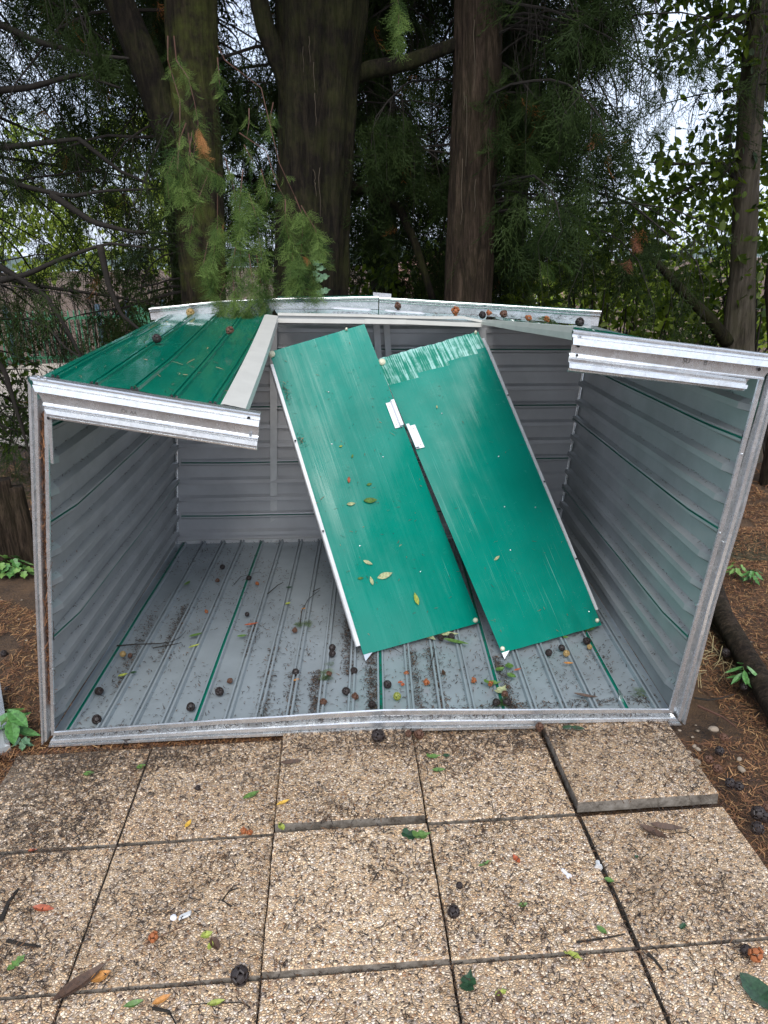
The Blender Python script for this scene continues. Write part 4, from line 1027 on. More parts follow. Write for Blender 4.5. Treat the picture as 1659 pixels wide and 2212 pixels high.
def branch_path(p0, az, L, rise, droop, n=9, r_=None):
    """gently drooping limb path"""
    pts = []; p = np.array(p0, float); a = az; el = rise
    for k in range(n):
        pts.append(p.copy()); st = L/(n-1)*random.uniform(.7, 1.3)
        a += random.uniform(-.38, .38); el += -droop/(n-1)+random.uniform(-.22, .22)
        p = p+st*np.array([math.cos(a)*math.cos(el), math.sin(a)*math.cos(el), math.sin(el)])
    return pts
def keepout(P, Y=None):
    """foliage keeps clear of the shed's inside and the sight to it: nothing in front of the shed's far edge below its top"""
    return ~((P[:, 1] < 2.85) & (P[:, 2] < 1.62) & (P[:, 0] > -.75) & (P[:, 0] < 2.75))
def crown(parent, specs, per, mat_=CYP, scale=1.0, spread=.22, tmin=.18, brown=.022, thin=None, hang=0, tp=None):
    """specs: list of (start, azimuth, length, rise, droop). One mesh of sprays, one of fine branches"""
    P = []; D = []; BV = []; BF = []; SS = []
    for (p0, az, L, rise, droop) in specs:
        pts = branch_path(p0, az, L, rise, droop); r0 = .004+L*.005
        V, F = tube(pts, r0, .003, 5); o = len(BV); BV += V; BF += [tuple(i+o for i in f) for f in F]
        ns = int(per*L*.5)
        for _ in range(ns):
            t = tmin+(1-tmin)*random.random()**.8; x = t*(len(pts)-1); i = min(int(x), len(pts)-2); f = x-i
            p = pts[i]*(1-f)+pts[i+1]*f; d = pts[i+1]-pts[i]; d /= np.linalg.norm(d)
            sp = spread*(1.1-t*.6)
            o_ = np.array([random.gauss(0, sp*.6), random.gauss(0, sp*.6), -abs(random.gauss(0, sp*1.15))])
            SS.append(.9); P.append(p+o_); dd = d*.5+np.array([random.gauss(0, .5), random.gauss(0, .5), -.35-random.random()*.8]); D.append(dd)
        for _ in range(int(L*7)):      # hanging strings of small sprays
            t = .15+.85*random.random(); x = t*(len(pts)-1); i = min(int(x), len(pts)-2); p = pts[i]+(pts[i+1]-pts[i])*(x-i)
            hl = random.uniform(.22, .65); c1 = p+np.array([random.gauss(0, .07), random.gauss(0, .07), -hl*.35]); c2 = c1+np.array([random.gauss(0, .05), random.gauss(0, .05), -hl*.65])
            V, F = tube([p, c1, c2], .0028, .001, 3); o = len(BV); BV += V; BF += [tuple(i+o for i in f) for f in F]
            for q in range(random.randint(3, 6)):
                f = random.random(); pp_ = c1+(c2-c1)*f; P.append(pp_); D.append(np.array([random.gauss(0, .45), random.gauss(0, .45), -.9])); SS.append(.55)
    P = np.array(P); D = np.array(D); k = keepout(P)
    if thin is not None: k &= thin(P)
    SS = np.array(SS)[k]; P = P[k]; D = D[k]; n = len(P)
    S = SS*scale*rng.uniform(.6, 1.25, n); tint = np.clip(rng.beta(2, 2.2, n)*.9+.0, 0, .94); tint[(rng.random(n) < brown) & (SS < .7)] = .985
    V, T, tn = place(tp or TPL, P, D, S, rng.normal(0, .5, (n, 3)), tint)
    c = trimesh('crown', V, T, mat_, parent, tn); c['kind'] = 'stuff'
    b_ = mesh('fine_branches', BV, BF, TWIG, parent); b_['kind'] = 'stuff'
    return n
def openings(P):
    r_ = rng.random(len(P)); X, Y, Z = P[:, 0], P[:, 1], P[:, 2]
    a = (X < -.35) & (Z > 1.95) & (Z < 2.5) & (r_ < .60)          # gap towards the pale green tree
    b = (X < -.9) & (Z < 1.35) & (r_ < .6)                        # low left, where the drive shows
    c = (X > 2.7) & (Z > 2.2) & (Z < 3.2) & (r_ < .62)            # sky on the right
    d = (X > 2.2) & (Z < 2.0) & (r_ < .55)                        # laurel hedge
    return ~(a | b | c | d)
def gaps(seed, thr=.02, fx=1.3):
    def f(P):
        v = np.array([mnoise.noise((p[0]*fx+seed, p[1]*.8, p[2]*fx*1.1)) for p in P]); return (v > thr-.18) & openings(P)
    return f

# ---- the three trunks behind the shed
def zsurf(x, y): return 0.0
T1 = empty('cypress_tree', (-.12, 3.4, -.05), 'mossy cypress with a limb forking left, first trunk behind the shed', 'tree', 'cypresses behind the shed')
trunk('trunk', [(-.14, 3.4, -.1), at(441, 640, 3.4), at(428, 400, 3.4), at(418, 200, 3.4), at(412, 0, 3.4), (.05, 3.4, 4.3), (.08, 3.4, 7.5)], [.19, .145, .16, .155, .16, .14, .05], BARK1, T1, 80, 130, .08, .12)
trunk('limb', [at(405, 430, 3.38), at(372, 300, 3.36), at(318, 150, 3.36), at(252, -10, 3.36), at(215, -120, 3.4)], [.06, .105, .10, .09, .07], BARK2, T1, 20, 30)
T2 = empty('cypress_tree', (.62, 3.45, -.05), 'thickest dark cypress, its trunk hung with dead pale vines, in the middle', 'tree', 'cypresses behind the shed')
trunk('trunk', [(.58, 3.5, -.1), at(672, 640, 3.5), at(676, 400, 3.5), at(684, 200, 3.5), at(692, 0, 3.5), (.82, 3.5, 4.4), (.85, 3.5, 8)], [.30, .245, .24, .25, .28, .24, .06], BARK2, T2, 110, 150, .09, .15)
trunk('limb', [at(640, 330, 3.45), at(618, 170, 3.42), at(572, 60, 3.4), at(545, -60, 3.4)], [.03, .065, .06, .055], BARK2, T2, 16, 20)
trunk('limb', [at(745, 170, 3.5), at(800, 150, 3.45), at(880, 135, 3.42), at(985, 95, 3.4), at(1060, 60, 3.6)], [.06, .055, .05, .04, .03], BARK2, T2, 14, 24)
trunk('limb', [at(740, 400, 3.55), at(800, 412, 3.7), at(862, 448, 3.8), at(895, 520, 3.8), at(935, 648, 3.8)], [.045, .035, .03, .028, .025], BARK2, T2, 12, 24)
T3 = empty('cypress_tree', (1.72, 3.4, -.05), 'straight reddish brown cypress trunk, third behind the shed from the left', 'tree', 'cypresses behind the shed')
trunk('trunk', [(1.70, 3.4, -.1), at(1011, 640, 3.4), at(1018, 400, 3.4), at(1028, 200, 3.4), at(1031, 0, 3.4), (1.80, 3.4, 4.4), (1.8, 3.4, 7.5)], [.21, .158, .150, .150, .145, .12, .04], BARK3, T3, 90, 150, .08, .12)
T4 = empty('cypress_tree', (-2.75, 3.6, -.05), 'cypress at the far left whose black limbs reach in over the drive', 'tree', 'cypresses behind the shed')
trunk('trunk', [(-2.75, 3.6, -.1), (-2.7, 3.6, 2), (-2.65, 3.6, 6.5)], [.2, .16, .06], BARK2, T4)
for pts_ in ([(-120, 360), (0, 385), (60, 405), (150, 425), (225, 412), (345, 408)], [(-120, 640), (0, 606), (60, 592), (130, 560), (230, 525), (360, 540)], [(110, 420), (200, 480), (280, 500), (380, 505)], [(-160, 330), (-20, 322), (170, 300), (260, 370), (330, 400)],
             [(-60, 540), (40, 600), (100, 640), (150, 720), (190, 800)], [(215, 528), (236, 620), (262, 680), (330, 735)], [(-50, 30), (80, 90), (200, 120), (330, 130)], [(-60, 200), (60, 190), (170, 160), (260, 190)], [(-60, 720), (10, 800), (40, 900), (70, 1000)]):
    trunk('limb', [at(x, y, 3.3) for x, y in pts_], [.024-.018*i/(len(pts_)-1) for i in range(len(pts_))], TWIG, T4, 8, 16, .05, .05)
T6 = empty('cypress_tree', (3.3, 2.95, -.05), 'red brown trunk at the right edge beside the fallen log', 'tree', 'cypresses behind the shed')
q0 = gp(1668, 1062); T6.location = Vector((float(q0[0]), float(q0[1]), -.05)); bpy.context.view_layer.update()
trunk('trunk', [(q0[0]+.03, q0[1], -.1), (q0[0]+.02, q0[1], .6), at(1685, 600, q0[1]), (q0[0]+.25, q0[1], 6)], [.13, .11, .10, .05], BARK3, T6)

def fan(base, zr, azr, Lr, n, rise=(.1, .6), droop=(.9, 1.8)):
    out = []
    for _ in range(n):
        z = random.uniform(*zr); out.append(((base[0]+random.uniform(-.05, .05), base[1]+random.uniform(-.05, .1), z), R(random.uniform(*azr)), random.uniform(*Lr), random.uniform(*rise), random.uniform(*droop)))
    return out
# azimuth 0 = +X, 90 = away, 180 = left, 270 = towards the viewer
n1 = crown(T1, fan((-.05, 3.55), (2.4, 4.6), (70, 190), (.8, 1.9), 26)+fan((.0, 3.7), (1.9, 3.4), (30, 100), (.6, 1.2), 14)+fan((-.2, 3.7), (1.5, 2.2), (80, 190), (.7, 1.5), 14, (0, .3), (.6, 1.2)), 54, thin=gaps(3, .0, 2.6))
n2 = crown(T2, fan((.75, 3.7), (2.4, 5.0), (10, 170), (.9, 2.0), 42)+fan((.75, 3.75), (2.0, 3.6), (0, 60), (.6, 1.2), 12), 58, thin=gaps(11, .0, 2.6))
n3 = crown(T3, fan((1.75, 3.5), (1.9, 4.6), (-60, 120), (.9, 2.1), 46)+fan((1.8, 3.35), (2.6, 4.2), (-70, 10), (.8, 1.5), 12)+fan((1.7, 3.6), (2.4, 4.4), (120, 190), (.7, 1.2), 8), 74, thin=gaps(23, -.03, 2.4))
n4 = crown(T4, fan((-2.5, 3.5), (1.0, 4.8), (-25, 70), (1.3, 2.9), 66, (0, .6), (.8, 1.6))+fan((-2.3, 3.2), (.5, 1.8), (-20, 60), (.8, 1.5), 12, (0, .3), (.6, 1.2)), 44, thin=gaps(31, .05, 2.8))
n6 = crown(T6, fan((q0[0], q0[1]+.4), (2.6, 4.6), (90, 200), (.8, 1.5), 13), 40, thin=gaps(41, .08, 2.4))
print('sprays', n1, n2, n3, n4, n6)
T7 = empty('cypress_tree', (1.1, 6.3, -.05), 'dim cypress farther back, filling the gap between the middle and third trunks', 'tree', 'cypresses behind the shed')
trunk('trunk', [(1.35, 6.3, -.1), (1.32, 6.3, 2.5), (1.3, 6.3, 7)], [.17, .14, .05], BARK2, T7)
T8 = empty('cypress_tree', (3.1, 6.2, -.05), 'dim cypress farther back, right of the third trunk', 'tree', 'cypresses behind the shed')
trunk('trunk', [(2.7, 6.2, -.1), (2.7, 6.2, 2.5), (2.75, 6.2, 7)], [.15, .12, .05], BARK2, T8)
T9 = empty('cypress_tree', (-1.0, 6.0, -.05), 'dim cypress farther back, left of the mossy trunk', 'tree', 'cypresses behind the shed')
trunk('trunk', [(-.75, 6.1, -.1), (-.75, 6.1, 2.5), (-.7, 6.1, 7)], [.12, .10, .04], BARK2, T9)
nb_ = crown(T7, fan((1.3, 6.3), (1.3, 5.2), (0, 360), (.7, 1.5), 46), 34, scale=1.6, tp=TPC, thin=lambda P: rng.random(len(P)) < .9)
nb_ += crown(T8, fan((2.7, 6.2), (3.0, 5.2), (0, 360), (.7, 1.6), 34)+fan((2.7, 6.2), (1.6, 3.0), (90, 270), (.5, .9), 8), 34, scale=1.6, tp=TPC)
nb_ += crown(T9, fan((-.75, 6.1), (3.0, 5.2), (0, 360), (.8, 1.7), 24), 32, scale=1.6, tp=TPC)
print('back sprays', nb_)
# high coarse crowns over the frame, for shade and reflections
def high(parent, base, n):
    P = np.stack([rng.normal(base[0], .9, n), rng.normal(base[1]+.2, .8, n), rng.uniform(4.3, 8.0, n)], 1)
    D = np.stack([P[:, 0]-base[0], P[:, 1]-base[1], -rng.random(n)-.3], 1)
    V, T, tn = place(TPC, P, D, rng.uniform(2.2, 3.2, n), rng.normal(0, .5, (n, 3)), rng.random(n)*.9)
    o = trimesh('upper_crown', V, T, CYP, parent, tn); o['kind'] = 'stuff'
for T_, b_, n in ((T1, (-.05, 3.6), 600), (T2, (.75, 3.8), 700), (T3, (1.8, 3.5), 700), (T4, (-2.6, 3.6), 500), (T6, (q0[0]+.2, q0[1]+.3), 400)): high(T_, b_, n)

# dead vine stems on the middle trunk
for k in range(10):
    x = random.uniform(625, 740); y = random.uniform(20, 560); ln = random.uniform(25, 110)
    pts = [at(x+random.uniform(-2, 2)+i*.6, y+ln*i/5, 3.5-.27*math.sqrt(max(.05, 1-((x-680)/75)**2))) for i in range(6)]
    V, F = tube(pts, .0022, .0012, 4); mesh('dead_vine', V, F, VINE, T2)
for k in range(6):
    x = random.uniform(990, 1060); y = random.uniform(20, 420); ln = random.uniform(40, 160)
    pts = [at(x+random.uniform(-2, 2), y+ln*i/5, 3.4-.16) for i in range(6)]
    V, F = tube(pts, .0028, .0016, 4); mesh('dead_vine', V, F, VINE, T3)
# ivy on the foot of the middle trunk
iv = empty('ivy', at(695, 610, 3.2), 'small green ivy leaves climbing the foot of the middle trunk', 'ivy')
def leaf_part(p, nrm, L, ang, m, parent, name='leaf', kind='ivy', Wd=None):
    o = leaf_obj(p, nrm, L, Wd or L*.8, ang, m, kind, name, None, None, group=None)
    me = o.data; me.transform(Matrix.Translation(-Vector(parent.location))); o.parent = parent
    for k_ in ('label', 'category', 'group'):
        if k_ in o: del o[k_]
    return o
IVY = simple('ivy_leaf', (.10, .19, .10), .4, 0, .55, 95)
for x, y in [(688, 570), (696, 580), (704, 598), (694, 604), (706, 628), (692, 634), (699, 645), (684, 592)]:
    leaf_part(at(x, y, 3.18+random.uniform(-.01, .01)), (random.uniform(-.3, .3), -1, .4), .058, random.uniform(-1, 1), IVY, iv)

# ---- near hanging branch of the first tree, fine detail
def cc(x, y): return ((350+x/3.302)/1.1573, (150+y/3.302)/1.1573)
STEMS = [([(230, -200), (230, 0), (265, 120), (330, 330), (330, 500), (320, 700), (300, 900)], 2.45, 14, .55), ([(280, -200), (300, 0), (400, 150), (450, 350), (480, 520), (440, 800)], 2.4, 34, .7),
         ([(380, 520), (330, 650), (310, 900), (340, 1000), (360, 1200)], 2.4, 34, 1.0), ([(280, 800), (220, 950), (240, 1150)], 2.45, 16, .9), ([(400, 600), (420, 800), (560, 900), (680, 960)], 2.35, 34, .9),
         ([(430, 600), (400, 800), (420, 1000), (440, 1100)], 2.4, 24, .9),
         ([(640, -120), (700, 0), (1000, 230), (1150, 850), (1280, 1130)], 2.5, 4, .6), ([(1280, 1130), (1350, 1300), (1330, 1600), (1300, 1850)], 2.4, 46, 1.1), ([(820, 600), (1040, 750), (1130, 1020), (1200, 1150)], 2.45, 8, .7),
         ([(1200, 1150), (1200, 1350), (1260, 1600), (1230, 1880)], 2.42, 44, 1.1), ([(1330, 1200), (1450, 1400), (1490, 1600)], 2.4, 28, 1.0), ([(1340, 1550), (1420, 1750), (1460, 1950)], 2.5, 22, .9),
         ([(850, 900), (830, 1100), (820, 1300), (830, 1550), (830, 1900)], 2.4, 50, 1.1), ([(640, 1100), (640, 1350), (610, 1600), (590, 1850)], 2.45, 34, 1.0), ([(900, 1100), (960, 1300), (1000, 1600), (1070, 1950)], 2.5, 40, 1.0),
         ([(800, 1500), (760, 1700), (780, 1950), (810, 2120)], 2.42, 34, 1.0), ([(900, 1600), (930, 1850), (900, 2050), (850, 2160)], 2.4, 36, 1.0), ([(960, 1600), (1000, 1850), (1030, 2080)], 2.48, 24, 1.0),
         ([(560, 950), (460, 1200), (400, 1500)], 2.75, 22, 1.0), ([(700, 800), (760, 1000), (800, 1200)], 2.7, 14, .9), ([(1000, 900), (1040, 1050), (1050, 1180)], 2.6, 16, .9), ([(640, -20), (650, 100), (660, 250)], 2.6, 12, .8), ([(1100, 350), (1080, 450), (1080, 600)], 2.6, 10, .8),
         ([(900, 400), (900, 520), (880, 640)], 2.6, 9, .7), ([(860, 700), (900, 780), (940, 850)], 2.6, 9, .7), ([(700, 1850), (660, 1950), (680, 2080)], 2.5, 14, .9), ([(560, 1500), (520, 1700), (600, 1900)], 2.6, 16, .9)]
P = []; D = []; S = []; BV = []; BF = []
def addstem(px, Y, cnt, sc_, conv=cc):
    pts = [at(*conv(x, y), Y+random.uniform(-.02, .02)) for x, y in px]
    V, F = tube(pts, .0042, .0014, 4); o = len(BV); BV.extend(V); BF.extend([tuple(i+o for i in f) for f in F])
    K = len(pts)-1
    for _ in range(cnt):
        x = (.1+.9*random.random()**.85)*K; i = min(int(x), K-1); f = x-i; p = pts[i]*(1-f)+pts[i+1]*f; d = pts[i+1]-pts[i]; d /= np.linalg.norm(d)
        P.append(p+np.array([random.gauss(0, .012), random.gauss(0, .03), random.gauss(0, .01)])); D.append(d*1.0+np.array([random.gauss(0, .38), random.gauss(0, .5), -.55])); S.append(sc_*random.uniform(.45, .95))
for px, Y, cnt, sc_ in STEMS: addstem(px, Y, int(cnt*(1.5 if px[-1][1] > 1500 else .95)), sc_)
n = len(P); tint = np.clip(rng.random(n), 0, .93)
V, T, tn = place(TPN, np.array(P), np.array(D), np.array(S), rng.normal(0, .45, (n, 3)), tint)
hb = trimesh('hanging_branch', V, T, CYPN, T1, tn); hb['kind'] = 'stuff'
mesh('branchlet_stems', BV, BF, REDTWIG, T1)['kind'] = 'stuff'
# dead orange sprigs
DEAD = simple('dead_orange_sprig', (.42, .19, .06), .7)
def sprig(name, px, Y, m, cnt, sc_, parent=None, label=None, cat=None, conv=cc, zpos=None, group=None):
    P_ = []; D_ = []
    pts = [at(*conv(x, y), Y) if zpos is None else gp(*conv(x, y), zpos) for x, y in px]
    K = len(pts)-1
    for _ in range(cnt):
        x = random.random()*K; i = min(int(x), K-1); f = x-i; p = pts[i]*(1-f)+pts[i+1]*f; d = pts[i+1]-pts[i]; d /= np.linalg.norm(d)+1e-9
        P_.append(p); D_.append(d+np.array([random.gauss(0, .3), random.gauss(0, .3), random.gauss(0, .1)]))
    n = len(P_); V, T, tn = place(TPN, np.array(P_), np.array(D_), np.full(n, sc_), rng.normal(0, .3, (n, 3)), rng.random(n)*.8)
    if zpos is not None: V[:, 2] = np.maximum(V[:, 2], zpos+.001)
    o = trimesh(name, V, T, m, parent, tn)
    if label: tag(o, label, cat, group)
    else: o['kind'] = 'stuff'
    return o
sprig('dead_sprig', [(485, 560), (510, 640), (520, 760)], 2.35, DEAD, 10, .55, T1)
sprig('dead_sprig', [(1290, 1520), (1330, 1620), (1370, 1630)], 2.35, DEAD, 5, .4, T1)
sprig('dead_sprig', [(720, 1330), (650, 1380), (640, 1400)], 2.5, DEAD, 5, .4, T1)
ident = lambda x, y: (x, y); DEADB = simple('dead_red_sprig', (.20, .07, .035), .8)
sprig('dead_sprig', [(1372, 520), (1365, 545), (1358, 570)], 3.0, DEADB, 6, .55, T3, conv=ident)
sprig('dead_sprig', [(1370, 480), (1375, 500), (1374, 520)], 3.0, DEADB, 5, .5, T3, conv=ident)
GS = CYPN
for px, z, l, c in [([(632, 1350), (660, 1348)], FZ+.012, 'green cypress sprig over a brown cone on the shed floor', 8), ([(722, 1425), (706, 1460)], FZ+.012, 'upright green cypress sprig left of the dirty strip', 8),
                    ([(1388, 1484), (1370, 1505)], FZ+.012, 'small green sprig near the right front corner of the floor', 4), ([(1095, 1500), (1080, 1516)], FZ+.012, 'green sprig in the leafy tuft by the right seam', 6)]:
    sprig('cypress_sprig', px, 0, GS, c, .42, None, l, 'sprig', ident, z, 'fallen cypress sprigs')
P_ = []; mo = sprig('moss_tuft', [(1160, 690), (1175, 684), (1195, 692)], 2.38, GS, 30, .45, None, 'green mossy sprig tuft on the right half of the shed top', 'sprig', ident, None, 'fallen cypress sprigs')
sprig('cypress_sprig', [(850, -60), (862, 20), (860, 95)], 2.3, CYPN, 22, .8, T2, conv=ident)
mesh('sprig_stem', *tube([at(835, -260, 2.5), at(850, -60, 2.3), at(862, 20, 2.3), at(860, 80, 2.3)], .004, .0015, 4), REDTWIG, T2)
for x0, y0 in [(1150, 460), (1190, 440), (1130, 330), (1230, 480), (1160, 560)]:
    sprig('green_sprig', [(x0, y0), (x0+20, y0+10), (x0+50, y0+5)], 3.05, CYPN, 10, 1.1, T3, conv=ident)

# ------------------------------------------------------------------ broadleaf shrubs and trees
def leaf_cloud(name, P, size, m, parent, tint, nrmz=.3):
    n = len(P); a = rng.normal(0, 1, (n, 3)); a[:, 2] -= .4; a /= np.linalg.norm(a, axis=1)[:, None]
    b_ = np.cross(a, rng.normal(0, 1, (n, 3))+[0, 0, nrmz]); b_ /= np.linalg.norm(b_, axis=1)[:, None]; c = np.cross(a, b_)
    L = size*rng.uniform(.7, 1.25, n)[:, None]; W_ = L*.24
    V = np.stack([P, P+a*L*.3+b_*W_+c*L*.05, P+a*L*.65+b_*W_*.85+c*L*.03, P+a*L, P+a*L*.65-b_*W_*.85+c*L*.03, P+a*L*.3-b_*W_+c*L*.05, P+a*L*.5-c*L*.02], 1)
    T = np.array([(0, 1, 6), (1, 2, 6), (2, 3, 6), (3, 4, 6), (4, 5, 6), (5, 0, 6)])
    TT = (T[None]+(np.arange(n)*7)[:, None, None]).reshape(-1, 3)
    o = trimesh(name, V.reshape(-1, 3), TT, m, parent, np.repeat(tint, 7)); o['kind'] = 'stuff'; return o
def clumps(n, cs, r_):
    cs = np.array(cs); i = rng.integers(0, len(cs), n); return cs[i]+rng.normal(0, 1, (n, 3))*np.array(r_)
def shrub(label, x0, x1, y0, y1, z0, z1, n, m, size, cat='shrub', name='laurel_shrub', nc=60, group=None, lo=0, hi=.9):
    c = ((x0+x1)/2, (y0+y1)/2, 0); o = empty(name, c, label, cat, group)
    cs = np.stack([rng.uniform(x0, x1, nc), rng.uniform(y0, y1, nc), rng.uniform(z0, z1, nc)], 1)
    P = clumps(n, cs, (.13, .13, .12)); P[:, 2] = np.maximum(P[:, 2], .03)
    leaf_cloud('foliage', P, size, m, o, rng.uniform(lo, hi, n))
    BV = []; BF = []
    for k in range(0, nc, 2):
        p = cs[k]; b0 = np.array([c[0]+(p[0]-c[0])*.5+random.uniform(-.2, .2), c[1]+random.uniform(-.2, .2), 0])
        V, F = tube([b0, (b0+p)/2+[0, 0, .15], p], .012, .004, 4); q = len(BV); BV += V; BF += [tuple(i+q for i in f) for f in F]
    mesh('stems', BV, BF, TWIG, o); return o
shrub('laurel hedge with glossy yellow green leaves behind the right end of the shed', 2.35, 4.3, 4.3, 5.2, .6, 2.0, 5200, LAUREL, .085, 'hedge', 'laurel_hedge', 110)
shrub('dark laurel shrub right of the smooth leaning trunk', 3.95, 5.6, 3.7, 5.0, .5, 3.2, 4200, LAUREL, .085, 'shrub', 'laurel_shrub', 90, lo=0, hi=.5)
shrub('low laurel shrub seen between the middle and third cypress trunks', .9, 2.3, 4.6, 5.3, 1.0, 1.75, 1100, LAUREL, .08, 'shrub', 'laurel_shrub', 34, lo=0, hi=.6)
shrub('bright yellow green tree beyond the drive at the left', -6.0, -1.9, 12.3, 13.8, 1.6, 4.2, 5200, YEL, .13, 'tree', 'pale_green_tree', 60)
shrub('added yellow green shrub, standing in for backlit leaves, behind the laurel hedge at the right', 3.2, 7.0, 6.6, 7.6, .5, 2.3, 4200, YEL, .09, 'shrub', 'added_yellow_shrub', 70)  # added for the backlit brightness of the hedge, held in its bright leaf colour
shrub('pale green bush in front of the far house', 4.6, 7.6, 12.2, 13.5, .3, 1.7, 2000, YEL, .11, 'shrub', 'pale_green_bush', 26)
shrub('dark evergreen shrub standing on the left side of the drive', -3.9, -1.75, 4.4, 5.0, .2, 1.1, 1500, LAUREL, .07, 'shrub', 'evergreen_shrub', 30, lo=0, hi=.3)
shrub('dark evergreen shrub behind the mossy trunk and drive edge', -1.5, .5, 4.7, 5.3, .9, 1.85, 1500, LAUREL, .06, 'shrub', 'evergreen_shrub', 34, lo=0, hi=.25)
# smooth barked tree on the right with dark fork
T5 = empty('smooth_bark_tree', tuple(at(1600, 760, 4.0)*[1, 1, 0]), 'slender smooth grey barked tree at the right with a dark limb forking left', 'tree')
trunk('trunk', [at(1588, 1150, 4.0)*[1, 1, 0]+[0, 0, -.05], at(1594, 740, 4.0), at(1606, 560, 4.0), at(1614, 350, 4.0), at(1630, 120, 4.0), at(1643, 0, 4.0), at(1655, -200, 4.0)], [.15, .125, .095, .09, .085, .075, .05], SMOOTH, T5, 28, 60, .012, .05)
trunk('limb', [at(1572, 740, 3.95), at(1535, 690, 3.9), at(1485, 640, 3.85), at(1440, 590, 3.8), at(1370, 518, 3.75)], [.055, .045, .038, .03, .014], BARK2, T5, 16, 30, .04, .05)
for pts_ in ([(1618, 300), (1560, 380), (1500, 400), (1440, 430)], [(1612, 420), (1560, 350), (1480, 355), (1400, 350)], [(1630, 100), (1580, 60), (1530, 120), (1500, 180)], [(1640, 60), (1560, 30), (1480, 50)]):
    trunk('limb', [at(x, y, 4.0) for x, y in pts_], [.02, .014, .01, .006], TWIG, T5, 7, 12, .03, .03)
lc = [at(random.uniform(1380, 1560), random.uniform(330, 470), random.uniform(3.9, 4.5)) for _ in range(26)]+[at(random.uniform(1420, 1680), random.uniform(-60, 120), random.uniform(3.8, 4.6)) for _ in range(34)]+[at(random.uniform(1560, 1680), random.uniform(120, 440), 4.6) for _ in range(12)]
Pl = clumps(1500, lc, (.10, .10, .10)); leaf_cloud('crown', Pl, .085, LAUREL, T5, rng.uniform(0, .6, len(Pl)))

# ------------------------------------------------------------------ fence, wall and house beyond
FG = simple('green_fence_paint', (.05, .20, .10), .5); FB = simple('blue_grey_post', (.10, .16, .22), .6)
fe = empty('metal_fence', (-3.6, 11.9, .0), 'green metal picket fence with slim pickets beyond the gravel drive', 'fence')
fx0, fx1, fy = -8.2, -2.95, 11.9
pk = None
for k in range(int((fx1-fx0)/.10)):
    x = fx0+.1*k
    if pk is None:
        V = [(-.012, -.012, 0), (.012, -.012, 0), (.012, .012, 0), (-.012, .012, 0), (-.012, -.012, .95), (.012, -.012, .95), (.012, .012, .95), (-.012, .012, .95), (0, 0, 1.0)]
        pk = bpy.data.meshes.new('picket'); pk.from_pydata(V, [], [(3, 2, 1, 0), (0, 1, 5, 4), (1, 2, 6, 5), (2, 3, 7, 6), (3, 0, 4, 7), (4, 5, 8), (5, 6, 8), (6, 7, 8), (7, 4, 8)]); pk.materials.append(FG)
    o = bpy.data.objects.new('picket', pk); link(o, fe); o.location = (x-fe.location.x, 0, -.02)
def boxm(name, a, b_, m, parent=None):
    x0, y0, z0 = a; x1, y1, z1 = b_
    return mesh(name, [(x0, y0, z0), (x1, y0, z0), (x1, y1, z0), (x0, y1, z0), (x0, y0, z1), (x1, y0, z1), (x1, y1, z1), (x0, y1, z1)], [(3, 2, 1, 0), (4, 5, 6, 7), (0, 1, 5, 4), (1, 2, 6, 5), (2, 3, 7, 6), (3, 0, 4, 7)], m, parent)
boxm('fence_rail', (fx0, fy+.014, .12), (fx1, fy+.04, .17), FG, fe); boxm('fence_rail', (fx0, fy+.014, .80), (fx1, fy+.04, .85), FG, fe)
for x in (-8.2, -6.6, -5.0, -3.4): boxm('fence_post', (x-.035, fy+.045, -.05), (x+.035, fy+.115, 1.05), FB, fe)
gt = empty('garden_gate', (-2.6, 11.9, 0), 'solid green metal gate leaf at the right end of the picket fence', 'gate')
boxm('gate_panel', (-2.85, 11.9, .05), (-2.25, 11.93, 1.02), FG, gt); boxm('gate_frame', (-2.9, 11.88, 0), (-2.852, 11.95, 1.1), FB, gt); boxm('gate_frame', (-2.248, 11.88, 0), (-2.2, 11.95, 1.1), FB, gt); boxm('gate_rail', (-2.85, 11.885, .5), (-2.25, 11.899, .56), FG, gt)
gw = empty('garden_wall', (-1.2, 12.0, 0), 'low beige rendered wall continuing right of the green gate', 'wall')
boxm('wall_body', (-2.15, 11.95, -.05), (2.5, 12.2, .6), simple('beige_render', (.48, .40, .32), .9), gw); boxm('wall_coping', (-2.2, 11.9, .602), (2.55, 12.25, .66), CONC, gw)
ho = empty('house', (4.3, 24, -2.6), 'salmon pink house with tiled roof glimpsed between the trunks', 'house')
PINK = simple('salmon_render', (.50, .33, .27), .85, 0, .08, 1); TILE = simple('terracotta_tile', (.30, .16, .11), .8, 0, .3, 8)
boxm('wall', (2.6, 23, -2.6), (8.6, 29, 1.0), PINK, ho)
mesh('roof', [(2.3, 22.6, .98), (8.9, 22.6, .98), (8.9, 29.4, .98), (2.3, 29.4, .98), (4.2, 26, 1.9), (7.0, 26, 1.9)], [(0, 1, 5, 4), (1, 2, 5), (2, 3, 4, 5), (3, 0, 4), (3, 2, 1, 0)], TILE, ho)
for x in (3.9, 5.8, 7.5):
    wn = boxm('window', (x, 22.95, -.6), (x+.8, 22.998, .5), WHITE, ho); boxm('window_glass', (x+.06, 22.93, -.54), (x+.74, 22.949, .44), simple('window_glass', (.05, .06, .07), .1), ho)

